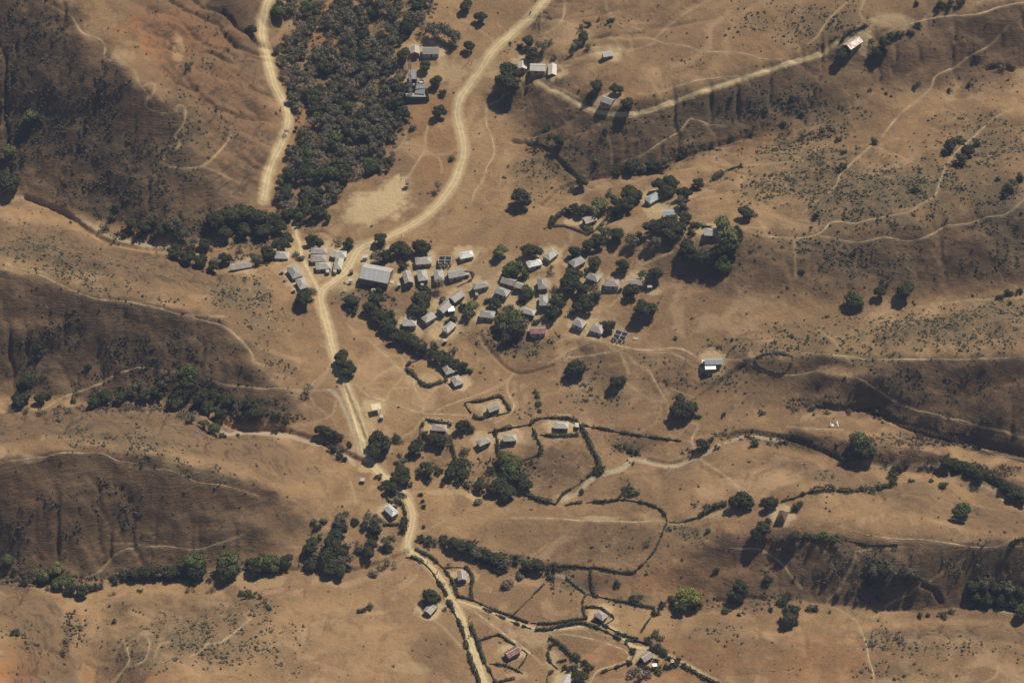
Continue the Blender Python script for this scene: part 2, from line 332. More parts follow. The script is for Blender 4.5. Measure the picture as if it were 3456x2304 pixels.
# ------------------------------------------------------------------ data: roads and footpaths
ROADS = [  # (name, label, crop, width m, points)
 ('dirt_road', 'W', 4.3, [(1262,-12),(1225,32),(1180,75),(1140,108),(1110,150),(1085,188),(1057,225),(1051,260),(1058,300),(1066,345),(1053,395),(1030,440),(985,490),(940,520),(900,540),(862,556),(824,572),(808,600),(790,628),(762,650),(742,664),(735,690),(745,722),(759,770),(767,812),(778,850),(798,895),(816,950),(828,1000),(840,1045),(858,1072),(884,1096),(916,1120)]),
 ('dirt_road', 'W', 3.6, [(916,1118),(938,1148),(948,1190),(940,1236),(936,1262),(975,1290),(1008,1325),(1036,1372),(1060,1420),(1080,1470),(1100,1530),(1118,1580)]),
 ('dirt_road', 'W', 4.0, [(624,-12),(603,40),(604,90),(616,140),(626,180),(642,215),(660,252),(661,285),(646,330),(622,380),(610,430),(606,462)]),
 ('dirt_road', 'W', 1.9, [(1235,190),(1300,224),(1360,253),(1430,264),(1500,251),(1600,215),(1700,183),(1800,150),(1880,126),(1925,97)]),
 ('dirt_road', 'W', 1.7, [(1052,1380),(1120,1402),(1190,1431),(1250,1445),(1320,1440),(1372,1433),(1420,1450),(1450,1483),(1500,1492),(1560,1518),(1600,1540),(1655,1572)]),
 ('dirt_track', 'M', 1.6, [(520,600),(600,740),(690,900),(740,1050),(780,1200),(815,1330)]),
 ('dirt_track', 'F', 1.9, [(360,215),(395,330),(420,440),(450,540),(480,690),(540,810),(600,930),(660,1040),(715,1160)]),
]
PATHS = [
 ('A',.8,[(350,10),(470,85),(560,130),(610,200),(650,260),(720,290),(790,310),(835,370),(830,450),(880,490),(980,495)]),
 ('A',.5,[(980,495),(1060,560),(1090,620),(1120,690),(1180,760),(1150,830),(1180,870),(1270,900),(1400,885)]),
 ('A',.4,[(1060,680),(1120,690),(1200,660),(1235,700),(1190,780)]),('A',.4,[(1400,885),(1410,835),(1470,850),(1460,980),(1390,1080),(1430,1150),(1270,1285)]),
 ('A',.5,[(1270,1285),(1370,1325),(1500,1335),(1620,1310),(1760,1180),(1830,1080)]),('A',.4,[(1620,1320),(1780,1390),(1900,1450)]),
 ('E',.9,[(-60,700),(0,722),(80,730),(200,760),(310,770),(420,820),(540,880),(650,930),(780,965),(900,975),(1030,985),(1150,1010),(1280,1040),(1400,1080),(1500,1105),(1650,1140),(1780,1180),(1880,1260),(1960,1340),(2000,1400),(2020,1460),(2120,1495)]),
 ('E',.5,[(60,680),(130,715),(320,745),(430,810)]),('E',.4,[(1450,1080),(1600,1092),(1780,1100)]),
 ('K',.6,[(260,545),(360,530),(440,480),(560,425),(650,395),(800,335),(930,265),(1010,235),(1100,212),(1190,212),(1280,240),(1400,240)]),
 ('K',.6,[(1580,280),(1700,320),(1800,350),(1950,365),(2100,380),(2250,375),(2350,390)]),
 ('K',.7,[(-60,965),(0,960),(180,940),(330,925),(500,885),(650,890),(820,895),(900,940),(1000,965),(1090,965)]),
 ('K',.5,[(1030,990),(1130,1005),(1300,1020),(1440,1060),(1560,1120),(1740,1140),(1900,1180),(2050,1230)]),
 ('L',.5,[(700,725),(780,690),(830,640),(930,540),(1050,495),(1200,485),(1350,485),(1500,510),(1620,500),(1700,470),(1800,440),(1950,380)]),
 ('L',.5,[(900,460),(1050,460),(1250,480)]),('L',.8,[(880,1590),(950,1500),(1000,1440),(1030,1380),(990,1230)]),
 ('L',.5,[(1030,1440),(1150,1380),(1190,1240),(1150,1180),(1210,1180)]),('L',.5,[(1230,1360),(1270,1260),(1350,1240)]),
 ('L',.6,[(1510,1355),(1600,1310),(1650,1250),(1760,1240),(1990,1060)]),
 ('M',.6,[(590,-10),(700,100),(820,160),(930,270),(1010,330),(1110,440),(1220,510),(1330,570),(1335,690),(1400,800),(1440,860),(1440,980)]),
 ('M',.9,[(640,640),(740,720),(860,830),(1000,850),(1200,920),(1420,990),(1600,1000),(1950,1010)]),
 ('M',.5,[(740,680),(860,640),(920,570),(1110,460)]),('M',.6,[(800,715),(1100,710),(1450,690),(1650,675)]),
 ('M',.5,[(1220,520),(1180,620),(1100,690),(1000,840)]),('M',.5,[(1440,840),(1500,800),(1560,720),(1640,670)]),
 ('M',.7,[(1420,990),(1550,990),(1680,910),(1880,840),(2130,750),(2350,650)]),
 ('M',.5,[(-200,1180),(0,1125),(200,1090),(350,1040),(400,1020),(430,950),(450,850)]),('M',.5,[(0,725),(130,740),(400,715)]),
 ('M',.4,[(150,790),(220,910),(380,1020),(450,1070)]),('M',.5,[(110,740),(200,630),(330,540),(390,430)]),
 ('M',.6,[(1210,1250),(1330,1190),(1400,1090),(1450,1040)]),('M',.4,[(1010,330),(1190,355),(1230,470)]),
 ('I',.6,[(0,1480),(150,1400),(280,1390),(500,1375),(850,1320),(1000,1275)]),('I',.5,[(80,1215),(240,1150),(400,1140)]),
 ('I',.5,[(150,1390),(220,1330),(380,1260),(560,1200)]),
 ('I',1.2,[(400,1120),(560,1160),(760,1200),(950,1245),(1200,1290),(1450,1300),(1650,1270),(1780,1290),(1900,1350),(2020,1440)]),
 ('I',.8,[(1200,1290),(1400,1330),(1650,1350),(1800,1420),(2000,1530)]),
 ('I',.6,[(780,1230),(900,1310),(980,1380),(1030,1480),(1050,1568)]),('I',.5,[(900,1310),(1060,1370),(1150,1470),(1330,1568)]),
 ('I',.6,[(660,870),(670,780),(720,735),(820,715),(900,640),(990,570)]),('I',.5,[(1225,175),(1180,80),(1200,0)]),
 ('I',.5,[(1225,175),(1420,90),(1640,0)]),('I',.5,[(530,830),(640,790),(680,760)]),
 ('O',.6,[(290,170),(350,290),(355,330)]),('O',.6,[(330,140),(370,170),(450,240),(560,300),(610,390),(680,510),(740,620),(760,710)]),
 ('O',.5,[(340,415),(430,480),(500,540),(600,580),(710,610)]),('O',.6,[(920,805),(1000,815),(1045,850),(1000,940),(980,1000),(1040,1120)]),
 ('O',.6,[(1060,1160),(1180,1250),(1290,1320),(1380,1400),(1480,1505)]),('O',.7,[(1290,195),(1450,195),(1600,230)]),
 ('O',.5,[(1290,190),(1430,185),(1600,150)]),('O',.8,[(1660,280),(1840,335),(2000,340),(2100,330),(2200,300),(2350,310)]),
 ('O',.4,[(600,400),(800,480),(1000,560)]),
 ('C',.6,[(850,290),(980,310),(1150,305),(1290,350),(1450,365),(1550,405),(1700,415),(1900,425),(2050,470),(2200,470)]),
 ('C',.6,[(1200,305),(1320,200),(1450,100),(1620,10),(1660,-20)]),('C',.8,[(1080,745),(1200,740),(1400,680),(1550,635),(1750,615),(1850,605)]),
 ('C',.5,[(480,490),(700,455),(780,440)]),('C',.5,[(870,410),(1050,390),(1200,340)]),('C',.4,[(700,900),(790,1030),(850,1150),(860,1300)]),
 ('C',.6,[(910,1295),(1100,1230),(1280,1110),(1400,1040),(1480,940),(1570,970),(1670,1000),(1780,990)]),
 ('C',.4,[(300,60),(310,190)]),('C',.5,[(480,-20),(480,110),(440,190),(330,270)]),('C',.5,[(810,-20),(820,70),(870,130)]),
 ('C',.4,[(850,290),(950,380),(990,440)]),('C',.6,[(350,660),(500,730),(640,795)]),('C',.4,[(1900,1070),(2030,1040)]),
 ('D',.6,[(990,-20),(870,90),(780,180),(720,280),(640,350)]),('D',.5,[(1095,-20),(1050,100),(1085,170)]),
 ('D',1.0,[(1230,270),(1350,220),(1500,180),(1650,140),(1800,125),(1980,115),(2150,60),(2400,10)]),
 ('D',.7,[(2230,200),(2160,280),(2080,360),(1900,460),(1800,540),(1650,600),(1620,690),(1540,770),(1400,880),(1320,960),(1230,1080)]),
 ('D',.7,[(1160,1140),(1100,1190),(970,1310),(890,1390),(870,1460),(800,1530)]),('D',.4,[(1340,230),(1380,270)]),
 ('D',.5,[(1750,1290),(1820,1200),(1960,1080),(2100,950),(2250,870)]),('D',.7,[(1720,1320),(1710,1390),(1680,1450),(1650,1568)]),
 ('D',.5,[(150,1310),(350,1300),(550,1280),(600,1280)]),
 ('J',.8,[(110,400),(250,450),(400,475),(560,480),(700,455),(770,410),(810,360),(880,345),(1000,365),(1100,340),(1200,320),(1350,290),(1450,270),(1530,210),(1640,150),(1680,50)]),
 ('J',.6,[(730,460),(850,480),(950,505),(1080,510),(1250,470),(1420,505),(1580,470),(1720,390),(1900,365),(2070,310),(2200,295),(2350,180),(2420,150)]),
 ('J',.6,[(1500,1025),(1700,1000),(1950,970),(2150,960),(2400,930)]),('J',.5,[(60,395),(300,395)]),('J',.5,[(600,280),(720,170)]),
 ('J',.7,[(0,1440),(90,1450),(210,1490),(330,1550)]),
 ('J',.9,[(600,1390),(760,1400),(960,1420),(1150,1440),(1500,1440),(1900,1440),(2420,1420)]),
 ('J',.4,[(720,1210),(830,1280),(890,1350)]),('J',.4,[(530,480),(540,800)]),
 ('P',.9,[(450,175),(620,205),(750,250),(860,320),(980,390),(1080,460),(1250,530),(1500,590),(1750,650),(1880,690),(2100,740),(2420,830)]),
 ('P',.4,[(600,20),(650,80)]),('P',.8,[(880,560),(960,640),(1200,710),(1500,770),(1700,850),(1900,910),(2100,990),(2400,1035)]),
 ('P',.6,[(0,700),(300,730),(550,735)]),
 ('S',1.0,[(-800,430),(-400,440),(0,465),(200,465),(450,475),(620,465),(740,470)]),('S',1.3,[(740,475),(880,490),(1000,440),(1180,410),(1380,345)]),
 ('S',.7,[(1130,650),(1250,700),(1450,740),(1650,740),(1780,810),(1900,900),(1950,980),(2080,1130)]),
 ('S',.5,[(1310,10),(1400,90),(1490,185)]),
 ('U',.7,[(250,190),(390,270),(440,360),(480,480),(530,540),(530,620),(470,690),(410,730),(400,785)]),
 ('U',.6,[(690,260),(670,350),(620,460),(560,560),(530,640)]),('U',.5,[(700,260),(900,230),(1200,215)]),
 ('U',.8,[(400,785),(500,830),(600,890),(690,960),(730,1050),(780,1150),(800,1250),(810,1350),(850,1430),(862,1590)]),
 ('U',.8,[(540,15),(800,100),(1050,135),(1300,140),(1600,180),(1900,225),(2100,210),(2220,150)]),
 ('U',.6,[(850,930),(1000,790),(1200,690),(1310,600)]),('U',.5,[(1410,565),(1550,460),(1820,300)]),('U',.5,[(2100,1400),(2070,1500),(1900,1590)]),
 ('R',1.5,[(390,700),(500,750),(640,860),(780,970),(950,1080),(1100,1200),(1270,1350)]),
 ('R',.9,[(1350,1040),(1500,1015),(1700,1040),(1900,1090),(2100,1150),(2230,1210),(2270,1260),(2250,1310),(2050,1380),(1900,1430),(1800,1590)]),
 ('R',.8,[(1200,960),(1260,1020),(1350,1040),(1300,1120),(1310,1220)]),('R',.5,[(50,860),(150,930),(250,1040),(350,1150),(430,1240)]),
 ('B',.6,[(1880,755),(1830,810),(1760,830),(1740,900),(1745,1000),(1790,1100),(1805,1230),(1750,1320),(1720,1420),(1650,1530),(1630,1600)]),
 ('B',.6,[(1290,980),(1260,1080),(1260,1190),(1200,1280),(1140,1380)]),('B',.5,[(1090,1130),(1230,1160)]),('B',.5,[(960,1240),(1080,1140),(1110,1040)]),
 ('B',.5,[(1260,1200),(1370,1260),(1390,1370)]),('B',.5,[(930,1380),(1060,1440)]),('B',.5,[(1670,230),(1800,320)]),('B',.8,[(1450,690),(1550,670),(1640,660)]),
 ('N',.6,[(1360,30),(1300,110),(1290,200),(1330,300),(1370,370),(1340,440),(1180,550)]),('N',.4,[(1160,180),(1280,110),(1360,30)]),
 ('Q',.4,[(780,80),(830,250),(850,330)]),('Q',.6,[(1530,660),(1700,600),(1850,520),(1800,490)]),('Q',.4,[(0,830),(250,820)]),
 ('Q',.5,[(1380,980),(1300,1050),(1250,1080)]),
]
BARE = [  # bare pale soil: picture x, y, rx, ry, strength
 (872,466,72,36,1.0),(835,494,52,26,1.0),(908,430,38,26,.95),(850,1075,22,10,.6),(1150,650,150,60,.32),(1020,720,70,40,.35),(1230,720,60,50,.35),(1400,650,100,30,.3),(760,610,90,50,.35),(1380,760,80,22,.4),(900,1105,20,10,.6),(700,570,34,22,.6),(672,545,26,14,.6),(690,600,22,25,.45),(975,170,40,25,.45),(1035,165,45,30,.45),(925,185,30,25,.6),(1120,160,50,20,.5),
 (1975,92,28,28,.9),(1990,120,20,10,.7),(2050,50,45,22,.55),(1505,475,36,22,.6),(1350,505,28,16,.75),(1310,510,16,10,.7),(1690,545,18,22,.85),(1630,525,30,16,.5),
 (1280,650,20,60,.4),(1060,640,80,25,.35),(1170,690,25,30,.7),(1205,700,25,22,.75),(1010,765,30,18,.75),(960,765,16,14,.6),(1355,770,60,12,.7),(1480,640,30,20,.4),(1500,670,22,8,.8),(1445,640,12,16,.5),
 (790,640,30,25,.5),(770,615,25,20,.4),(690,640,14,20,.5),(845,560,30,10,.5),(905,650,60,8,.5),(940,870,14,18,.5),(1120,935,34,14,.45),(1270,975,30,12,.45),(1215,1000,30,20,.3),
 (1090,1140,16,12,.7),(1300,1140,25,8,.6),(1795,1185,24,24,.8),(1060,1335,16,26,.5),(1395,1420,28,14,.55),(1190,1500,22,16,.85),(1295,1550,18,14,.8),(1460,1512,14,18,.8),(1180,1455,16,10,.5),
 (1230,1460,40,25,.5),(1265,1510,18,30,.6),(1190,1550,26,10,.4),(1330,1545,12,18,.4),(1375,1190,60,7,.6),(1000,1130,60,6,.35),(1460,330,1,1,0),(1600,385,60,12,.25),(985,870,25,14,.35),(945,1535,45,16,.3),
 (70,1052,30,12,.4),(280,130,30,20,.35),(410,110,14,40,.35),(850,960,14,60,.4),(810,1010,10,40,.4),(1500,1030,1,1,0),
]
RED = [(430,80,150,70,1.0),(470,170,80,70,.8),(540,280,90,110,.35),(350,40,60,35,.5),(500,200,50,60,.35),(120,1230,60,90,.45),(20,1560,90,60,.8),(60,1500,60,50,.45),(60,1130,60,40,.5),(300,1568,140,30,.35),(1600,1330,180,40,.45),
       (1700,1290,150,50,.4),(1550,1520,200,50,.45),(1900,1520,200,50,.4),(2200,1320,150,40,.35),(1350,220,120,30,.3),(1750,300,120,50,.35),(1300,330,50,40,.25),(760,60,60,60,.5),(700,300,60,120,.35),(1000,300,60,120,.25),
       (1285,650,15,70,.4),(300,520,60,25,.3),(1750,110,60,30,.15),(2200,150,150,40,.3),(2200,900,120,60,.25)]
SCRUB = [ # ground cover of dry bushes: x, y, rx, ry, density
 (70,580,90,35,.55),(150,620,110,30,.6),(240,660,90,24,.6),(330,690,80,14,.5),(560,680,75,45,.7),(600,750,60,45,.45),(640,840,40,40,.3),(260,640,60,30,.3),
 (200,1010,70,25,.6),(300,1020,80,28,.65),(370,1060,60,20,.5),(480,1090,55,26,.7),(560,1430,80,50,.55),(430,1470,110,45,.75),(520,1490,120,40,.6),(650,1480,70,60,.3),(330,1500,60,50,.5),
 (1310,335,60,32,.55),(1240,310,30,40,.45),(1230,410,60,50,.5),(1290,400,50,40,.6),(1180,230,25,12,.3),(1480,290,80,45,.3),(1640,270,110,45,.55),(1560,240,60,30,.4),(1800,240,120,50,.6),(1900,270,90,50,.55),
 (1810,330,90,35,.8),(1860,370,110,45,.8),(1780,430,90,45,.75),(1900,440,100,60,.8),(2050,430,180,60,.95),(2000,500,160,30,.8),(2250,330,90,70,.7),(2300,470,80,60,.95),(2330,560,50,50,.8),
 (1900,60,100,50,.6),(1750,60,60,50,.3),(1980,160,50,30,.3),(1740,800,120,25,.65),(1840,780,110,35,.6),(1660,865,70,30,.5),(1400,920,40,30,.7),(1340,900,60,40,.5),(2150,760,220,50,.75),(2300,720,90,40,.7),(2000,820,120,25,.5),
 (1860,560,160,40,.5),(1990,620,140,40,.4),(1240,40,30,35,.4),(1165,95,25,20,.4),(1350,900,20,15,.4),(1490,830,60,20,.2),(1560,1220,50,20,.7),(1900,1090,30,10,.3),(2100,1480,90,25,.55),(2050,1540,90,25,.5),(2020,1470,40,30,.7),
 (2250,1480,80,20,.35),(1300,1340,60,30,.5),(1450,1380,60,15,.5),(1450,1310,60,20,.3),(1750,1380,120,20,.5),(2000,1300,120,40,.5),(2250,1290,100,50,.55),(1650,1450,80,20,.35),(1200,1410,20,12,.1),
 (470,130,60,40,.35),(430,230,50,60,.3),(430,310,60,60,.5),(520,300,40,40,.2),(480,60,50,30,.2),(420,390,60,40,.35),(1050,730,30,50,.2),(1190,800,60,25,.6),(1250,790,40,30,.4),(820,680,50,30,.6),(1110,770,25,20,.3),
 (1150,900,20,10,.1),(1370,60,60,40,.1),(1560,140,80,20,.12),(2250,180,100,30,.3),(60,1470,50,40,.3),(200,1430,60,20,.3),(120,1330,100,15,.5),(1200,950,40,20,.3)]
# browner soil and darker dry brush; on hill slopes partly shade painted as brown
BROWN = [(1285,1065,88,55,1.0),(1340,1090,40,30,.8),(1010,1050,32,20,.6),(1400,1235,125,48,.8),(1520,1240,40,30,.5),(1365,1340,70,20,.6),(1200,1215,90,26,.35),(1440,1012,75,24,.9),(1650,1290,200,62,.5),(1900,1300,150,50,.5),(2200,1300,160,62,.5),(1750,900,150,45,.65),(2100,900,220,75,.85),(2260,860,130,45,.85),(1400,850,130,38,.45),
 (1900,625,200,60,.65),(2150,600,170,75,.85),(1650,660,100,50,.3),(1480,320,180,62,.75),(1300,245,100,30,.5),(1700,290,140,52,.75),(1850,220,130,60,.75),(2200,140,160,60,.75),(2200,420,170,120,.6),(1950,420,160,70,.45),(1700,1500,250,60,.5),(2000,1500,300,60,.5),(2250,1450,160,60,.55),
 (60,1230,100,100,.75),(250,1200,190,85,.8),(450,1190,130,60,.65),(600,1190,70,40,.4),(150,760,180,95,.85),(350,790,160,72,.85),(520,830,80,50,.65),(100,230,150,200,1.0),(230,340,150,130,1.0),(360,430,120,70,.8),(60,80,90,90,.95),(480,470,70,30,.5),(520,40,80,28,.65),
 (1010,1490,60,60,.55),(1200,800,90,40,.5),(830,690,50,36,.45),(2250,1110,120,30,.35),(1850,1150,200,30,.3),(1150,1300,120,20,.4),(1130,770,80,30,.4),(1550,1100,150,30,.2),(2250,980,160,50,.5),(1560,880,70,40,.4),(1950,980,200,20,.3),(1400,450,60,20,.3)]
# dark woody cover on the steep banks and gully floors (real vegetation, much denser than the scrub)
DARK = [(1030,1245,70,10,.85),(1150,1285,80,14,.85),(1240,1302,50,10,.85),(1700,998,70,10,.8),(1830,1012,100,14,.85),(2230,1080,110,14,.8),(300,935,160,10,.8),(440,905,120,45,.8),(560,940,80,25,.8),(250,908,90,20,.8),(300,1322,170,13,.85),(100,1325,110,18,.75),(580,1300,90,12,.5),(760,1270,50,40,.5),(560,600,90,15,.7),(430,530,120,22,.7),(580,560,90,12,.6),(1545,1385,50,10,.6),(1660,1160,80,10,.5),(1850,1236,90,8,.7),(1130,1090,70,35,.4),(880,700,30,50,.5),(960,790,70,12,.6),
 (60,180,110,190,.45),(200,300,90,150,.6),(330,380,80,90,.4),(250,440,70,60,.75),(60,330,60,60,.6),(420,500,120,25,.5),(300,540,60,25,.5),(90,820,50,60,.6),(150,760,60,50,.5),(290,820,90,50,.55),(430,800,80,40,.35),
        (150,1180,90,50,.3),(290,1190,30,60,.5),(250,1120,60,20,.35),(30,1240,40,50,.5),(1250,340,40,14,.5),(1450,385,120,14,.6),(1600,345,60,14,.5),(1870,310,60,16,.5),(1850,230,60,40,.3),(1780,250,60,40,.3),
        (1700,1000,60,14,.5),(1830,1010,90,16,.6),(2150,1010,160,18,.55),(2050,960,40,14,.5),(1550,1040,60,10,.3),(1850,930,80,14,.5),(2030,1330,70,25,.5),(2280,1360,60,35,.6),(1870,1330,50,16,.5),
        (1180,780,80,30,.35),(1540,880,40,12,.3),(1620,860,50,8,.3),(170,1450,25,50,.4),(760,230,110,230,.3),(1150,1080,120,30,.35),(1500,620,1,1,0),(640,960,60,12,.4),(1450,1030,50,16,.4),(2110,880,160,40,.3),(2280,620,70,30,.35),(2000,600,120,30,.25)]
GRAVEL = [('W',2.2,[(225,530),(255,545),(300,556),(345,565),(390,575)]),('W',1.6,[(30,452),(80,455),(130,478),(190,505),(228,525)]),('K',1.8,[(1730,690),(1800,740),(1900,730),(2050,730),(2200,740),(2350,770)]),
 ('M',1.6,[(0,1275),(120,1310),(250,1345)]),('M',1.5,[(440,1370),(520,1440),(590,1500),(660,1568)]),('O',2.6,[(40,1340),(130,1310),(290,1270),(380,1190)]),('O',2.2,[(380,1170),(520,1195),(700,1238),(830,1238),(950,1185),(1060,1135),(1180,1085),(1250,1035)]),
 ('O',1.2,[(1320,1010),(1540,940),(1720,970),(1880,985)]),('P',1.8,[(780,1060),(900,1085),(1020,1100),(1100,1035)]),('P',1.6,[(1240,1090),(1450,1090),(1640,1095)]),('N',2.2,[(1880,1380),(1960,1330),(2050,1290),(2150,1180),(2260,1100)]),
 ('R',1.6,[(1450,330),(1540,370),(1650,470),(1760,545)]),('P',2.0,[(1930,1280),(2060,1330),(2150,1420)]),('U',2.2,[(2080,830),(2220,850)]),('E',1.5,[(870,470),(1000,500),(1150,500),(1330,545)]),('L',1.4,[(600,900),(640,930)]),
 ('M',1.8,[(380,720),(480,800),(560,960),(640,1150),(700,1300),(740,1440)])]

# ------------------------------------------------------------------ ground cover masks
S2 = 2.0; MG = 120
rw, rh = int((2352 + 2 * MG) / S2), int((1568 + 2 * MG) / S2)
m_bare = np.zeros((rh, rw), np.float32); m_red = m_bare.copy(); m_scr = m_bare.copy(); m_drk = m_bare.copy(); m_grv = m_bare.copy(); m_brn = m_bare.copy()
rng = np.random.default_rng(7)
wxx = (np.arange(rw) * S2 - MG); wyy = (np.arange(rh) * S2 - MG)
WXX, WYY = np.meshgrid(wxx, wyy)
wob1 = (fbm(WXX / 34, WYY / 24, 4, 201) - .5).astype(np.float32); wob2 = (fbm(WXX / 9, WYY / 6, 3, 231) - .5).astype(np.float32)
def stroke(m, pts, w, soft, val):
    """w, soft in metres; picture units are 5 per metre across and 3.6 per metre up"""
    for a, b in zip(pts[:-1], pts[1:]):
        rad = (w / 2 + soft) * 5 + 4
        i0 = max(0, int((min(a[0], b[0]) - rad + MG) / S2)); i1 = min(rw, int((max(a[0], b[0]) + rad + MG) / S2) + 1)
        j0 = max(0, int((min(a[1], b[1]) - rad + MG) / S2)); j1 = min(rh, int((max(a[1], b[1]) + rad + MG) / S2) + 1)
        if i1 <= i0 or j1 <= j0: continue
        X = WXX[j0:j1, i0:i1]; Y = WYY[j0:j1, i0:i1] / .72
        ax, ay, bx, by = a[0], a[1] / .72, b[0], b[1] / .72
        L2 = (bx - ax) ** 2 + (by - ay) ** 2 + 1e-6
        t = np.clip(((X - ax) * (bx - ax) + (Y - ay) * (by - ay)) / L2, 0, 1)
        d = np.hypot(X - ax - t * (bx - ax), Y - ay - t * (by - ay)) / 5 + wob2[j0:j1, i0:i1] * min(1.2, w * .6)
        v = np.clip(1 - (d - w / 2) / soft, 0, 1) * val
        m[j0:j1, i0:i1] = np.maximum(m[j0:j1, i0:i1], v)
def blob(m, x, y, rx, ry, val, soft=1.7):
    k = 1.5 if soft > 1.5 else 1.8
    i0 = max(0, int((x - k * rx + MG) / S2)); i1 = min(rw, int((x + k * rx + MG) / S2) + 1)
    j0 = max(0, int((y - k * ry + MG) / S2)); j1 = min(rh, int((y + k * ry + MG) / S2) + 1)
    if i1 <= i0 or j1 <= j0: return
    X = (WXX[j0:j1, i0:i1] - x) / rx; Y = (WYY[j0:j1, i0:i1] - y) / ry
    d = np.hypot(X, Y) + wob1[j0:j1, i0:i1] * 1.1 + wob2[j0:j1, i0:i1] * .6
    v = np.clip((1.2 + (1.7 - soft) * .3 - d) * soft, 0, 1); v = v * v * (3 - 2 * v) * val
    m[j0:j1, i0:i1] = np.maximum(m[j0:j1, i0:i1], v)
def curve(c, pts):
    P = [np.array(W(c, *p)) for p in pts]
    out = []
    for k in range(len(P) - 1):
        p0 = P[max(k - 1, 0)]; p1 = P[k]; p2 = P[k + 1]; p3 = P[min(k + 2, len(P) - 1)]
        n = max(2, int(np.linalg.norm(p2 - p1) / 7))
        for q in range(n):
            t = q / n
            out.append(.5 * ((2 * p1) + (-p0 + p2) * t + (2 * p0 - 5 * p1 + 4 * p2 - p3) * t * t + (-p0 + 3 * p1 - 3 * p2 + p3) * t ** 3))
    out.append(P[-1])
    return out
for n_, c, w, P in ROADS: stroke(m_bare, curve(c, P), w * .95, 1.5, .75)
for c, w, P in PATHS: stroke(m_bare, curve(c, P), w * .6, .8, .42)
for x, y, rx, ry, v in BARE: blob(m_bare, x, y, rx, ry, v)
for b in RED: blob(m_red, *b)
for b in SCRUB: blob(m_scr, *b, .8)
for b in DARK: blob(m_drk, *b)
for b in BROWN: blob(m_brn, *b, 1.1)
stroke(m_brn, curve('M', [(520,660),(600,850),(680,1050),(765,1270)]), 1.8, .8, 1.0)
for c, w, P in GRAVEL: stroke(m_grv, curve(c, P), w * .75, .9, .85)
def yard(c, x, y, r=24, v=.5):
    a, b = W(c, x, y); blob(m_bare, a, b, r, r * .7, v)
for h in HOUSES:
    cx_ = (h[1][0] + h[1][4]) / 2; cy_ = (h[1][1] + h[1][5]) / 2
    if h[2] != 'out': yard(h[0], cx_, cy_, 33, .85)
def sample(m, PX, PY):
    u = np.clip((PX + MG) / S2, 0, rw - 1.001); v = np.clip((PY + MG) / S2, 0, rh - 1.001)
    i = u.astype(int); j = v.astype(int); f = u - i; g = v - j
    r = (m[j, i] * (1 - f) + m[j, i + 1] * f) * (1 - g) + (m[j + 1, i] * (1 - f) + m[j + 1, i + 1] * f) * g
    edge = np.clip((PX + MG) / 60, 0, 1) * np.clip((2352 + MG - PX) / 60, 0, 1) * np.clip((PY + MG) / 60, 0, 1) * np.clip((1568 + MG - PY) / 60, 0, 1)
    return r * edge

# stream channels and gully beds are cut below the banks
CARVE = [('W',1.6,1.6,[(1660,1018),(1700,992),(1800,1003),(1880,1030),(1930,1052)]),('W',3.0,2.2,[(2005,938),(2060,968),(2150,1000),(2250,1018),(2400,1052)]),('W',2.4,1.8,[(2165,1058),(2230,1082),(2290,1110),(2400,1172)]),
 ('W',.6,1.2,[(1102,765),(1115,790),(1135,815),(1165,845),(1200,857),(1240,848),(1270,838)]),('W',1.8,1.8,[(480,960),(560,985),(640,985),(720,1008),(800,1042),(850,1068)]),('W',2.0,1.6,[(1250,470),(1300,430),(1400,402),(1490,387),(1560,362),(1640,335),(1720,312)]),
 ('O',1.6,1.5,[(1000,600),(1100,520),(1250,420),(1400,300),(1500,230)]),('O',1.5,1.2,[(560,1180),(700,1215),(830,1215),(950,1160)]),('W',2.2,2.0,[(1880,930),(1950,938),(2000,937)]),('S',1.2,1.3,[(1240,1240),(1400,1250),(1560,1215),(1700,1235)]),
 ('M',1.6,1.4,[(-20,1215),(200,1290),(400,1330),(560,1430),(640,1500)]),('W',1.6,1.4,[(930,1268),(880,1290),(800,1308),(700,1305),(600,1310)]),('W',2.0,2.0,[(60,452),(150,490),(230,545),(330,572),(480,575)]),('U',1.6,1.5,[(1330,590),(1420,625),(1490,690),(1530,760)]),
 ('D',1.6,2.0,[(2060,540),(2150,520),(2260,550)]),('M',1.6,1.0,[(530,680),(600,850),(680,1050),(765,1270)]),('W',1.4,1.6,[(1180,325),(1215,330),(1260,345),(1310,395),(1340,415)])]
m_cut = np.zeros((rh, rw), np.float32)
for c, w, d_, P in CARVE: stroke(m_cut, curve(c, P), w, .8, d_)
a_, b_ = project(X2, Y2, Z)
Z = Z - sample(m_cut, a_, b_) - .25 * sample(m_grv, a_, b_)
PXV, PYV = project(X2, Y2, Z)
# ------------------------------------------------------------------ material helpers
def mat(name):
    m = bpy.data.materials.new(name); m.use_nodes = True
    return m, m.node_tree.nodes, m.node_tree.links, m.node_tree.nodes['Principled BSDF']
def node(n, t, **kw):
    q = n.new(t)
    for k, v in kw.items():
        if k in q.inputs: q.inputs[k].default_value = v
        else: setattr(q, k, v)
    return q
def noise_n(n, l, vec, scale, detail=4, rough=.6, dist=0.0):
    q = n.new('ShaderNodeTexNoise'); q.inputs['Scale'].default_value = scale; q.inputs['Detail'].default_value = detail
    q.inputs['Roughness'].default_value = rough; q.inputs['Distortion'].default_value = dist
    l.new(vec, q.inputs['Vector']); return q.outputs['Fac']
def ramp(n, l, fac, a, b):
    q = n.new('ShaderNodeMapRange'); q.interpolation_type = 'SMOOTHSTEP'
    q.inputs['From Min'].default_value = a; q.inputs['From Max'].default_value = b
    l.new(fac, q.inputs['Value']); return q.outputs['Result']
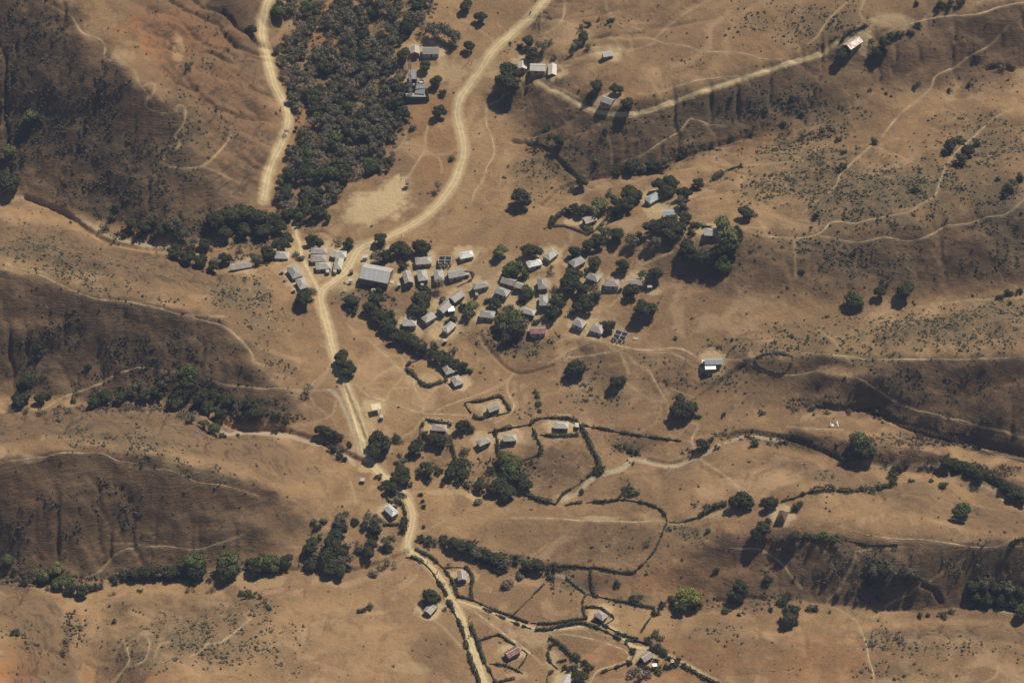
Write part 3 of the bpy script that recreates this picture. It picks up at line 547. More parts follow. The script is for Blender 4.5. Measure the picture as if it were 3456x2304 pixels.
def mixc(n, l, fac, a, b, typ='MIX'):
    q = n.new('ShaderNodeMix'); q.data_type = 'RGBA'; q.blend_type = typ
    for s, v in ((q.inputs[0], fac), (q.inputs[6], a), (q.inputs[7], b)):
        if isinstance(v, (int, float)): s.default_value = v
        elif isinstance(v, tuple): s.default_value = (*v, 1)
        else: l.new(v, s)
    return q.outputs[2]
def math_n(n, l, op, a, b=None, clamp=False):
    q = n.new('ShaderNodeMath'); q.operation = op; q.use_clamp = clamp
    for s, v in zip(q.inputs, (a, b)):
        if v is None: continue
        if isinstance(v, (int, float)): s.default_value = v
        else: l.new(v, s)
    return q.outputs[0]

# ground material: dry grass over tan earth, attributes say what grows where and carry some painted slope shade
m_ground, n, l, bs = mat('dry_grass_ground')
geo = n.new('ShaderNodeNewGeometry'); pos = geo.outputs['Position']
att = n.new('ShaderNodeAttribute'); att.attribute_name = 'cover'
sep = n.new('ShaderNodeSeparateColor'); l.new(att.outputs['Color'], sep.inputs[0])
att2 = n.new('ShaderNodeAttribute'); att2.attribute_name = 'cover_b'
sep2 = n.new('ShaderNodeSeparateColor'); l.new(att2.outputs['Color'], sep2.inputs[0])
att3 = n.new('ShaderNodeAttribute'); att3.attribute_name = 'cover_c'
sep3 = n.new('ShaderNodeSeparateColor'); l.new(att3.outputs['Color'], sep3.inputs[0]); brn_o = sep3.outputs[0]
bare_o, red_o, scr_o = sep.outputs; drk_o, grv_o, stp_o = sep2.outputs
nb = noise_n(n, l, pos, .022, 5, .6); nm = noise_n(n, l, pos, .11, 6, .65, .6); nf = noise_n(n, l, pos, .9, 5, .7); nff = noise_n(n, l, pos, 3.2, 3, .7)
c = mixc(n, l, ramp(n, l, nb, .36, .64), (.335, .208, .100), (.220, .133, .066))
c = mixc(n, l, math_n(n, l, 'MULTIPLY', ramp(n, l, nm, .44, .68), .75), c, (.180, .112, .060))
c = mixc(n, l, math_n(n, l, 'MULTIPLY', ramp(n, l, nf, .5, .72), .55), c, (.40, .27, .135))
c = mixc(n, l, math_n(n, l, 'MULTIPLY', ramp(n, l, nff, .45, .72), .55), c, (.14, .085, .045))
spk = n.new('ShaderNodeTexVoronoi'); spk.inputs['Scale'].default_value = .42; l.new(pos, spk.inputs['Vector'])
sp = math_n(n, l, 'MULTIPLY', math_n(n, l, 'SUBTRACT', 1.0, ramp(n, l, spk.outputs['Distance'], .10, .30)), ramp(n, l, nm, .46, .60))
c = mixc(n, l, math_n(n, l, 'MULTIPLY', sp, .6), c, (.12, .085, .048))
c = mixc(n, l, math_n(n, l, 'MULTIPLY', ramp(n, l, noise_n(n, l, pos, .045, 4, .6, 1.2), .52, .66), .55), c, (.40, .262, .145))
c = mixc(n, l, math_n(n, l, 'MULTIPLY', red_o, .9), c, (.37, .165, .062))
# grass on steep banks is browner, with paler cattle terraces following the contour
mp = n.new('ShaderNodeMapping'); mp.inputs['Scale'].default_value = (.10, .16, 1.0); l.new(pos, mp.inputs['Vector'])
tfac = noise_n(n, l, mp.outputs[0], 1.35, 4, .72, .7)
mp3 = n.new('ShaderNodeMapping'); mp3.inputs['Scale'].default_value = (.045, .07, .5); mp3.inputs['Location'].default_value = (7, 3, 1); l.new(pos, mp3.inputs['Vector'])
tbig = noise_n(n, l, mp3.outputs[0], 1.3, 4, .65, .5)
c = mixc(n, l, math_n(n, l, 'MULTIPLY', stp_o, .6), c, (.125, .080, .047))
tr = math_n(n, l, 'MULTIPLY', math_n(n, l, 'MULTIPLY', ramp(n, l, tfac, .54, .66), stp_o), ramp(n, l, nm, .40, .62))
c = mixc(n, l, math_n(n, l, 'MULTIPLY', tr, .75), c, (.26, .175, .10))
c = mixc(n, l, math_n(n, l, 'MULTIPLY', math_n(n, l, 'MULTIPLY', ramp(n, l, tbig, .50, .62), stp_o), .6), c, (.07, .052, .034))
nst = noise_n(n, l, pos, .28, 6, .75, .8)
c = mixc(n, l, math_n(n, l, 'MULTIPLY', brn_o, ramp(n, l, nst, .18, .62)), c, mixc(n, l, ramp(n, l, nff, .35, .7), (.080, .050, .029), (.138, .086, .047)))  # brown soil and brush, with part of the slope shade in the colour
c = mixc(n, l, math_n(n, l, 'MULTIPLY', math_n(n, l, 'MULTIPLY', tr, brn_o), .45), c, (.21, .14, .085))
c = mixc(n, l, math_n(n, l, 'MULTIPLY', scr_o, ramp(n, l, nst, .34, .58)), c, (.115, .095, .056))
c = mixc(n, l, math_n(n, l, 'MULTIPLY', drk_o, ramp(n, l, noise_n(n, l, pos, .35, 6, .8), .32, .60)), c, (.048, .042, .027))
pale = mixc(n, l, ramp(n, l, nf, .3, .7), (.49, .365, .20), (.45, .33, .178))
c = mixc(n, l, bare_o, c, pale)
c = mixc(n, l, grv_o, c, mixc(n, l, ramp(n, l, nff, .4, .62), (.44, .36, .24), (.30, .235, .15)))
l.new(c, bs.inputs['Base Color']); bs.inputs['Roughness'].default_value = .95; bs.inputs['Specular IOR Level'].default_value = .1
bh = math_n(n, l, 'ADD', math_n(n, l, 'MULTIPLY', noise_n(n, l, pos, .55, 6, .72), 1.7), math_n(n, l, 'MULTIPLY', math_n(n, l, 'MULTIPLY', tfac, stp_o), 1.6))
bp = n.new('ShaderNodeBump'); bp.inputs['Strength'].default_value = .6; bp.inputs['Distance'].default_value = .8
l.new(bh, bp.inputs['Height']); l.new(bp.outputs[0], bs.inputs['Normal'])

def tag(o, label=None, cat=None, group=None, kind=None):
    if label: o['label'] = label
    if cat: o['category'] = cat
    if group: o['group'] = group
    if kind: o['kind'] = kind
    return o
def grid_mesh(name, X, Y, Zz):
    h, w = X.shape
    v = np.stack([X, Y, Zz], -1).reshape(-1, 3).astype(np.float32)
    idx = np.arange(h * w, dtype=np.int32).reshape(h, w)
    q = np.stack([idx[:-1, :-1], idx[:-1, 1:], idx[1:, 1:], idx[1:, :-1]], -1).reshape(-1, 4)
    me = bpy.data.meshes.new(name)
    me.vertices.add(len(v)); me.vertices.foreach_set('co', v.ravel())
    me.loops.add(q.size); me.loops.foreach_set('vertex_index', q.ravel())
    me.polygons.add(len(q)); me.polygons.foreach_set('loop_start', np.arange(0, q.size, 4, dtype=np.int32))
    me.update(calc_edges=True)
    me.polygons.foreach_set('use_smooth', np.ones(len(q), bool))
    return me
vis0 = 1.0
gm = grid_mesh('ground', X2, Y2, Z)
def add_attr(me, name, a, b, c3):
    at = me.color_attributes.new(name, 'FLOAT_COLOR', 'POINT')
    arr = np.ones((a.size, 4), np.float32); arr[:, 0] = a.ravel(); arr[:, 1] = b.ravel(); arr[:, 2] = c3.ravel()
    at.data.foreach_set('color', arr.ravel())
gyy, gxx = np.gradient(Z, ys, xs)
from_blur = np.sqrt(gx_ ** 2 + gy_ ** 2)
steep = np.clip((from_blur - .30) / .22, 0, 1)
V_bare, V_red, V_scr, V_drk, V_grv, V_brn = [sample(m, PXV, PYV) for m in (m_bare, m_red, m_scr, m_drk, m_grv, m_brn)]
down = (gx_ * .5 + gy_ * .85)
V_brn = V_brn * np.clip(1 - (-down - .09) / .12, 0, 1)  # no brown on slopes facing the sun, keeps the painted shade off them
V_brn = np.maximum(V_brn, np.clip((down - .26) / .14, 0, 1) * .6 * vis0)  # dry brush plus painted shade on steep slopes turned from the sun
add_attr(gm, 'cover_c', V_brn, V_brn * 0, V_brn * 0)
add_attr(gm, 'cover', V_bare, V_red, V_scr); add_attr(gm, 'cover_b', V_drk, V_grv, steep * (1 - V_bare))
gm.materials.append(m_ground)
ground_o = bpy.data.objects.new('ground', gm); COL.objects.link(ground_o)
tag(ground_o, 'hilly ground of dry brown grass with ridges and gullies', 'ground', kind='structure')

# ------------------------------------------------------------------ roads and footpaths as draped strips
m_road, n, l, bs = mat('packed_pale_earth')
geo = n.new('ShaderNodeNewGeometry'); pos = geo.outputs['Position']
uvn = n.new('ShaderNodeAttribute'); uvn.attribute_name = 'across'
sepu = n.new('ShaderNodeSeparateColor'); l.new(uvn.outputs['Color'], sepu.inputs[0])
nr = noise_n(n, l, pos, .5, 5, .65); nr2 = noise_n(n, l, pos, .08, 3, .6)
c = mixc(n, l, ramp(n, l, nr, .35, .7), (.50, .40, .225), (.35, .265, .145))
c = mixc(n, l, math_n(n, l, 'MULTIPLY', ramp(n, l, nr2, .38, .62), .8), c, (.47, .34, .18))
# wheel ruts
rt = math_n(n, l, 'PINGPONG', sepu.outputs[0], .25)
c = mixc(n, l, math_n(n, l, 'MULTIPLY', ramp(n, l, rt, .12, .24), .6), c, (.57, .46, .27))
edge = math_n(n, l, 'ABSOLUTE', math_n(n, l, 'SUBTRACT', sepu.outputs[0], .5))
c = mixc(n, l, math_n(n, l, 'MULTIPLY', ramp(n, l, math_n(n, l, 'ADD', edge, math_n(n, l, 'MULTIPLY', math_n(n, l, 'SUBTRACT', nr, .5), .6)), .30, .5), .6), c, (.36, .25, .13))
l.new(c, bs.inputs['Base Color']); bs.inputs['Roughness'].default_value = .95; bs.inputs['Specular IOR Level'].default_value = .1
bp = n.new('ShaderNodeBump'); bp.inputs['Strength'].default_value = .5; bp.inputs['Distance'].default_value = .15
l.new(nr, bp.inputs['Height']); l.new(bp.outputs[0], bs.inputs['Normal'])
m_path, n, l, bs = mat('worn_path_earth')
geo = n.new('ShaderNodeNewGeometry'); pos = geo.outputs['Position']
l.new(mixc(n, l, ramp(n, l, noise_n(n, l, pos, .25, 5, .7), .38, .62), (.27, .18, .095), (.50, .38, .215)), bs.inputs['Base Color']); bs.inputs['Roughness'].default_value = .95
def strip(name, c, w, pts, nx, lift, rag, m=None):
    P = curve(c, pts); G = []
    for k, p in enumerate(P):
        if k % 2 and k != len(P) - 1: continue
        q = ground(p[0], p[1])
        if G and (q - G[-1]).length > 22: G.append(q); continue
        G.append(q)
    # resample along the ground
    G = [np.array(g[:2]) for g in G]; out = [G[0]]
    for a, b in zip(G[:-1], G[1:]):
        n_ = max(1, int(np.linalg.norm(b - a) / .8))
        for t in range(1, n_ + 1): out.append(a + (b - a) * t / n_)
    G = np.array(out)
    for _ in range(4): G[1:-1] = (G[:-2] + 2 * G[1:-1] + G[2:]) / 4
    T = np.gradient(G, axis=0); T /= np.linalg.norm(T, axis=1)[:, None] + 1e-9
    Nn = np.stack([-T[:, 1], T[:, 0]], 1)
    s = np.arange(len(G)) * .8
    wl_ = w / 2 * (1 + rag * ((fbm(s / 9, s * 0 + 3.1, 2, 5) - .5) * 2.4 + (fbm(s / 1.6, s * 0 + 3.1, 2, 15) - .5) * 1.1)); wr_ = w / 2 * (1 + rag * ((fbm(s / 9, s * 0 + 9.7, 2, 6) - .5) * 2.4 + (fbm(s / 1.6, s * 0 + 9.7, 2, 16) - .5) * 1.1))
    if m:
        e_ = np.clip(np.minimum(s, s[-1] - s) / 9, .05, 1); wl_ = wl_ * e_; wr_ = wr_ * e_
    V = []; F = []; U = []
    for k in range(len(G)):
        for j in range(nx):
            f = j / (nx - 1); o = -wl_[k] + (wl_[k] + wr_[k]) * f
            x, y = G[k] + Nn[k] * o
            V.append((x, y, height(x, y) + lift)); U.append(f)
    for k in range(len(G) - 1):
        for j in range(nx - 1):
            a = k * nx + j; F.append((a, a + nx, a + nx + 1, a + 1))
    me = bpy.data.meshes.new(name); me.from_pydata(V, [], F); me.update()
    at = me.color_attributes.new('across', 'FLOAT_COLOR', 'POINT')
    arr = np.ones((len(V), 4), np.float32); arr[:, 0] = U; at.data.foreach_set('color', arr.ravel())
    for p in me.polygons: p.use_smooth = True
    me.materials.append(m or m_road)
    o = bpy.data.objects.new(name, me); COL.objects.link(o)
    return o
rl = ['main dirt road winding down past the phone mast to the stream', 'dirt road from the stream crossing down to the bottom edge', 'pale dirt road along the left side of the wood',
      'narrow dirt road climbing right along the ridge top', 'hedged lane branching right off the lower dirt road', 'second track beside the main road near the stream', 'short track between the two rows of tin roofed houses']
for (n_, c, w, P), lb in zip(ROADS, rl):
    tag(strip(n_, c, w * .86, P, 9, .075, .3), lb, 'road', kind='structure')
for k, (c, w, P) in enumerate(PATHS):
    tag(strip('footpath', c, w * .52, P, 3, .10, .9, m_path), 'thin pale footpath worn across the dry grass', 'footpath', 'footpaths over the hills', 'structure')
# ------------------------------------------------------------------ building materials
def roof_mat(name, base, rust, amt, metal=.15, rough=.55, cor=5.0):
    m, n, l, bs = mat(name)
    tc = n.new('ShaderNodeTexCoord'); oi = n.new('ShaderNodeObjectInfo')
    ad = n.new('ShaderNodeVectorMath'); ad.operation = 'ADD'
    l.new(tc.outputs['Object'], ad.inputs[0])
    sc = n.new('ShaderNodeVectorMath'); sc.operation = 'SCALE'; sc.inputs['Scale'].default_value = 37.0
    cb = n.new('ShaderNodeCombineXYZ'); l.new(oi.outputs['Random'], cb.inputs[0]); l.new(oi.outputs['Random'], cb.inputs[1])
    l.new(cb.outputs[0], sc.inputs[0]); l.new(sc.outputs[0], ad.inputs[1])
    v = ad.outputs[0]
    mp = n.new('ShaderNodeMapping'); mp.inputs['Scale'].default_value = (1.0, .35, .6); l.new(v, mp.inputs['Vector'])
    ns = noise_n(n, l, mp.outputs[0], 1.3, 4, .65); nb = noise_n(n, l, v, .35, 3, .6)
    # one tone per sheet
    vor = n.new('ShaderNodeTexVoronoi'); vor.inputs['Scale'].default_value = 1.0
    mp2 = n.new('ShaderNodeMapping'); mp2.inputs['Scale'].default_value = (1.2, .28, .28); l.new(v, mp2.inputs['Vector']); l.new(mp2.outputs[0], vor.inputs['Vector'])
    sepc = n.new('ShaderNodeSeparateColor'); l.new(vor.outputs['Color'], sepc.inputs[0])
    dark = tuple(b * .72 for b in base)
    c = mixc(n, l, math_n(n, l, 'MULTIPLY', sepc.outputs[0], .7), base, dark)
    f = ramp(n, l, math_n(n, l, 'ADD', math_n(n, l, 'MULTIPLY', ns, .6), math_n(n, l, 'MULTIPLY', nb, .4)), .66 - amt * .5, .80 - amt * .5)
    c = mixc(n, l, math_n(n, l, 'MULTIPLY', f, min(.9, .35 + amt)), c, rust)
    c = mixc(n, l, 1.0, c, mixc(n, l, oi.outputs['Random'], (.78, .78, .80), (1.12, 1.08, 1.02)), 'MULTIPLY')
    l.new(c, bs.inputs['Base Color']); bs.inputs['Metallic'].default_value = metal; bs.inputs['Roughness'].default_value = rough
    w = n.new('ShaderNodeTexWave'); w.bands_direction = 'X'; w.inputs['Scale'].default_value = cor; l.new(tc.outputs['Object'], w.inputs['Vector'])
    bp = n.new('ShaderNodeBump'); bp.inputs['Strength'].default_value = .5; bp.inputs['Distance'].default_value = .03
    l.new(w.outputs['Fac'], bp.inputs['Height']); l.new(bp.outputs[0], bs.inputs['Normal'])
    return m
RM = {
 'zinc': roof_mat('weathered_zinc', (.38, .365, .33), (.26, .16, .10), .3), 'zincpale': roof_mat('pale_zinc', (.50, .47, .42), (.36, .24, .16), .2),
 'zincnew': roof_mat('new_zinc', (.74, .76, .76), (.6, .6, .58), .05, .3, .4), 'zincblue': roof_mat('blue_grey_zinc', (.33, .37, .41), (.3, .3, .3), .08),
 'zincbig': roof_mat('long_pale_sheets', (.56, .56, .53), (.40, .29, .21), .28), 'zincold': roof_mat('old_zinc', (.42, .39, .33), (.3, .2, .13), .2),
 'dull': roof_mat('dull_brown_sheets', (.30, .26, .23), (.22, .14, .10), .3), 'rustlight': roof_mat('lightly_rusted_zinc', (.37, .33, .29), (.27, .165, .115), .30),
 'rust': roof_mat('rusted_sheets', (.27, .16, .13), (.20, .075, .055), .45), 'rustred': roof_mat('red_streaked_zinc', (.42, .33, .29), (.30, .10, .075), .34),
 'rustnew': roof_mat('patched_red_roof', (.62, .55, .5), (.20, .065, .055), .42, .2, .4), 'mirror': roof_mat('shining_tin', (.92, .92, .90), (.9, .9, .88), .02, .1, .45),
 'canvas': roof_mat('pale_canvas', (.66, .58, .42), (.58, .5, .36), .2, 0, .9), 'orange': roof_mat('orange_tarp', (.62, .40, .22), (.6, .4, .25), .1, 0, .9),
 'block': roof_mat('cement_cap', (.34, .31, .27), (.28, .24, .2), .2, 0, .9), 'wood': roof_mat('old_boards', (.22, .14, .09), (.16, .1, .06), .3, 0, .9),
}
def wall_mat(name, a, b):
    m, n, l, bs = mat(name)
    tc = n.new('ShaderNodeTexCoord'); ns = noise_n(n, l, tc.outputs['Object'], 1.4, 5, .7)
    c = mixc(n, l, ramp(n, l, ns, .35, .68), a, b); l.new(c, bs.inputs['Base Color']); bs.inputs['Roughness'].default_value = .92
    return m
WMT = {'cream': wall_mat('cream_plaster', (.46, .38, .26), (.34, .27, .18)), 'mud': wall_mat('mud_wall', (.27, .185, .12), (.20, .135, .09)), 'pink': wall_mat('pink_plaster', (.46, .28, .21), (.34, .22, .16)),
       'white': wall_mat('limewashed_wall', (.52, .50, .47), (.38, .36, .33)), 'blue': wall_mat('blue_grey_wall', (.24, .29, .32), (.17, .2, .22)), 'lilac': wall_mat('lilac_wall', (.46, .44, .50), (.38, .35, .4)),
       'block': wall_mat('cement_block', (.44, .41, .36), (.34, .31, .27)), 'wood': wall_mat('grey_boards', (.24, .18, .12), (.16, .12, .08))}
m_door = wall_mat('brown_door', (.10, .06, .04), (.07, .045, .03)); m_win = wall_mat('blue_shutter', (.12, .17, .20), (.08, .11, .13)); m_dark = wall_mat('dark_opening', (.02, .018, .015), (.03, .025, .02))
m_ridge = roof_mat('ridge_sheet', (.55, .53, .48), (.4, .3, .2), .1)
m_thatch, n, l, bs = mat('brown_thatch')
tc = n.new('ShaderNodeTexCoord'); mp = n.new('ShaderNodeMapping'); mp.inputs['Scale'].default_value = (4, 4, .8); l.new(tc.outputs['Object'], mp.inputs['Vector'])
ns = noise_n(n, l, mp.outputs[0], 1.6, 5, .7); l.new(mixc(n, l, ramp(n, l, ns, .3, .7), (.16, .095, .06), (.09, .055, .04)), bs.inputs['Base Color'])
bp = n.new('ShaderNodeBump'); bp.inputs['Strength'].default_value = .8; bp.inputs['Distance'].default_value = .1; l.new(ns, bp.inputs['Height']); l.new(bp.outputs[0], bs.inputs['Normal']); bs.inputs['Roughness'].default_value = 1
RM['thatch'] = m_thatch

# ------------------------------------------------------------------ mesh helpers
class MB:
    def __init__(s): s.v = []; s.f = []
    def add(s, V, F):
        b = len(s.v); s.v += [tuple(p) for p in V]; s.f += [tuple(b + i for i in f) for f in F]; return s
    def box(s, x0, x1, y0, y1, z0, z1):
        V = [(x, y, z) for z in (z0, z1) for y in (y0, y1) for x in (x0, x1)]
        return s.add(V, [(0, 2, 3, 1), (4, 5, 7, 6), (0, 1, 5, 4), (2, 6, 7, 3), (0, 4, 6, 2), (1, 3, 7, 5)])
    def tube(s, a, b, r0, r1, n=6):
        a = Vector(a); b = Vector(b); d = (b - a).normalized(); u = d.orthogonal().normalized(); w = d.cross(u)
        V = []
        for p, r in ((a, r0), (b, r1)):
            for k in range(n):
                t = 2 * math.pi * k / n; V.append(p + (u * math.cos(t) + w * math.sin(t)) * r)
        F = [(k, (k + 1) % n, n + (k + 1) % n, n + k) for k in range(n)] + [tuple(range(n))[::-1], tuple(range(n, 2 * n))]
        return s.add(V, F)
    def slab(s, quad, t):
        """a sheet of thickness t under a planar polygon"""
        q = [Vector(p) for p in quad]; nrm = (q[1] - q[0]).cross(q[2] - q[0]).normalized()
        if nrm.z < 0: q = q[::-1]; nrm = -nrm
        n = len(q); V = q + [p - nrm * t for p in q]
        return s.add(V, [tuple(range(n)), tuple(range(2 * n - 1, n - 1, -1))] + [(k, n + k, n + (k + 1) % n, (k + 1) % n) for k in range(n)])
    def build(s, name, m, parent=None, smooth=False):
        me = bpy.data.meshes.new(name); me.from_pydata(s.v, [], s.f); me.update()
        if m: me.materials.append(m)
        if smooth:
            for p in me.polygons: p.use_smooth = True
        o = bpy.data.objects.new(name, me); COL.objects.link(o)
        if parent: o.parent = parent
        return o
def empty(name, loc, rz=0):
    o = bpy.data.objects.new(name, None); o.empty_display_size = .3; COL.objects.link(o)
    o.location = loc; o.rotation_euler = (0, 0, rz); return o
hr = random.Random(4)
HPOS = []
def house(c, q, form, rm, wm, label):
    A = W(c, q[0], q[1]); B = W(c, q[2], q[3]); C = W(c, q[4], q[5])
    small = form in ('out', 'stall')
    hw = {'out': 1.9, 'stall': 2.0, 'flat': 2.8, 'thatch': 1.7}.get(form, 2.45)
    if rm == 'zincbig': hw = 3.4
    mid = ((A[0] + C[0]) / 2, (A[1] + C[1]) / 2)
    g0 = ground(mid[0], mid[1], hw); ze = g0.z + hw
    a, b, c3 = [Vector(at_z(p[0], p[1], ze)[:2]) for p in (A, B, C)]
    e1 = b - a; e2 = c3 - b
    if e1.length >= e2.length: u = e1.normalized()
    else: u = e2.normalized()
    if u.x < 0 and abs(u.x) > .3: u = -u
    v = Vector((-u.y, u.x)); d = c3 - a
    L = abs(d.dot(u)); Wd = abs(d.dot(v))
    if not small and form != 'flat': L = max(L, 5.2); Wd = max(min(Wd, L * .85), 4.0)
    else: L = max(L, 1.5); Wd = max(Wd, 1.4)
    ctr = (a + c3) / 2
    # floor level: highest ground near the footprint, plinth goes down to the lowest
    hs = [height(ctr.x + u.x * i * L / 2 + v.x * j * Wd / 2, ctr.y + u.y * i * L / 2 + v.y * j * Wd / 2) for i in (-1, 0, 1) for j in (-1, 0, 1)]
    zf = ze - hw; zlow = min(hs) - zf - .3
    kind = {'out': 'outhouse', 'stall': 'market_stall', 'flat': 'canopy', 'thatch': 'thatched_hut', 'shedgable': 'shed'}.get(form, 'house')
    cat = kind.replace('_', ' ')
    if form == 'out' and 'kiosk' in label: kind = cat = 'kiosk'
    if 'shed' in label.split()[:4] and kind in ('house', 'outhouse'): kind = cat = 'shed'
    root = empty(kind, (ctr.x, ctr.y, zf), math.atan2(u.y, u.x))
    tag(root, label, cat)
    HPOS.append((mid[0], mid[1], label, root, L, Wd))
    ov = .35 if not small else .12
    hx, hy = L / 2 - ov, Wd / 2 - ov          # walls stand inside the eaves
    rise = Wd * .25 if form != 'thatch' else Wd * .62
    w = MB()
    if form in ('stall', 'flat'):
        for i in (-1, 1):
            for j in (-1, 1):
                MB().tube((i * (hx - .1), j * (hy - .1), zlow), (i * (hx - .1), j * (hy - .1), hw - .02 + (.25 if j > 0 else 0)), .07, .06).build('post', WMT['wood'], root)
        r = MB(); r.slab([(-L / 2, -Wd / 2, hw), (L / 2, -Wd / 2, hw), (L / 2, Wd / 2, hw + .3), (-L / 2, Wd / 2, hw + .3)], .05)
        r.build('roof', RM[rm], root)
        if form == 'stall':
            MB().box(-hx + .1, hx - .1, -hy + .05, hy - .4, .75, .82).build('counter', WMT['wood'], root)
        return
    w.box(-hx, hx, -hy, hy, zlow, hw - .06)
    gable = form in ('gable', 'shedgable')
    if gable:
        gh = hw - .06; k = rise * hy / (Wd / 2) - .08
        for sx in (-1, 1):
            x0, x1 = sorted((sx * hx, sx * (hx - .15)))
            w.add([(x0, -hy, gh), (x0, hy, gh), (x0, 0, gh + k), (x1, -hy, gh), (x1, hy, gh), (x1, 0, gh + k)], [(0, 2, 1), (3, 4, 5), (0, 3, 5, 2), (2, 5, 4, 1)])
    wo = w.build('wall', WMT[wm], root)
    r = MB(); X, Y, e, t = L / 2, Wd / 2, hw - .03, .07
    if form == 'out':
        r.slab([(-X, -Y, e), (X, -Y, e), (X, Y, e + .3), (-X, Y, e + .3)], t)
        r.build('roof', RM[rm], root)
        MB().box(-.3, .3, -hy - .04, -hy + .03, .02, 1.55).build('door', m_door, root)
        return
    if gable:
        r.slab([(-X, -Y, e), (X, -Y, e), (X, 0, e + rise), (-X, 0, e + rise)], t)
        r.slab([(X, Y, e), (-X, Y, e), (-X, 0, e + rise), (X, 0, e + rise)], t)
    else:
        rx = max(X - Y * 1.0, .12)
        r.slab([(-X, -Y, e), (X, -Y, e), (rx, 0, e + rise), (-rx, 0, e + rise)], t)
        r.slab([(X, Y, e), (-X, Y, e), (-rx, 0, e + rise), (rx, 0, e + rise)], t)
        r.slab([(X, -Y, e), (X, Y, e), (rx, 0, e + rise)], t)
        r.slab([(-X, Y, e), (-X, -Y, e), (-rx, 0, e + rise)], t)
    ro = r.build('roof', RM[rm], root)
    if form != 'thatch':
        cap = MB(); zt = e + rise + .02
        if gable: cap.box(-X, X, -.13, .13, zt - .05, zt + .015)
        else:
            cap.box(-rx, rx, -.12, .12, zt - .05, zt + .015)
            for i in (-1, 1):
                for j in (-1, 1): cap.tube((i * rx, 0, zt - .02), (i * X, j * Y, e + .02), .06, .06, 4)
        cap.build('ridge_cap', m_ridge, ro)
    # door and shutters on both long walls and one on each end
    dx = hr.uniform(-.15, .15) * L
    MB().box(dx - .42, dx + .42, -hy - .04, -hy + .04, .03, 1.95).build('door', m_door, root)
    if form != 'thatch':
        for wx_ in (dx - L * .3, dx + L * .3):
            if abs(wx_) < hx - .5: MB().box(wx_ - .38, wx_ + .38, -hy - .05, -hy + .03, .95, 1.75).build('window', m_win, root)
        MB().box(hx - .03, hx + .05, -.4, .4, .95, 1.75).build('window', m_win, root)
        MB().box(-hx - .05, -hx + .03, -.4, .4, .95, 1.75).build('window', m_win, root)
        MB().box(-.4, .4, hy - .03, hy + .04, .03, 1.9).build('door', m_door, root)
for h_ in HOUSES: house(*h_)

# the two roofless houses
def shell(c, q, label, wm, rooms):
    A, B, C = W(c, q[0], q[1]), W(c, q[2], q[3]), W(c, q[4], q[5]); hw = 2.2
    mid = ((A[0] + C[0]) / 2, (A[1] + C[1]) / 2); g0 = ground(mid[0], mid[1], hw); ze = g0.z + hw
    a, b, c3 = [Vector(at_z(p[0], p[1], ze)[:2]) for p in (A, B, C)]
    u = (b - a).normalized(); v = Vector((-u.y, u.x)); d = c3 - a; L = abs(d.dot(u)); Wd = max(abs(d.dot(v)), 4.5); ctr = (a + c3) / 2
    root = empty('unfinished_house', (ctr.x, ctr.y, g0.z), math.atan2(u.y, u.x)); tag(root, label, 'unfinished house')
    HPOS.append((mid[0], mid[1], label, root, L, Wd))
    X, Y, t = L / 2, Wd / 2, .2
    w = MB(); lo = -.8
    w.box(-X, X, Y - t, Y, lo, hw); w.box(-X, -X + t, -Y + t, Y - t, lo, hw); w.box(X - t, X, -Y + t, Y - t, lo, hw)
    w.box(-X, -X * .35, -Y, -Y + t, lo, hw); w.box(-X * .1, X * .5, -Y, -Y + t, lo, hw); w.box(X * .72, X, -Y, -Y + t, lo, hw)
    w.box(-X * .35, -X * .1, -Y, -Y + t, lo, .8)
    w.build('wall', WMT[wm], root)
    p = MB(); p.box(-.1, .1, -Y + t, Y - t, -.3, hw - .15); p.box(-X + t, -.1, -.1, .1, -.3, hw - .15); p.box(.1, X - t, -.1, .1, -.3, hw - .15)
    p.build('partition', WMT[wm], root)
    MB().box(-X + t, X - t, -Y + t, Y - t, -.5, .12).build('floor', WMT['mud'], root)
    for i in range(3): MB().box(-X + .8 + i * 1.9, -X + 1.3 + i * 1.9, -Y - 1.5, -Y - 1.2, -.9, 1.6).build('pillar', WMT['block'], root)
shell('G', (310, 345, 498, 350, 487, 252), 'roofless grey block house shell between the pink walled and bright roofed houses', 'block', 2)
shell('I', (848, 1125, 1028, 1175, 1068, 1068), 'roofless block house shell at the right end of the lower right row', 'block', 2)
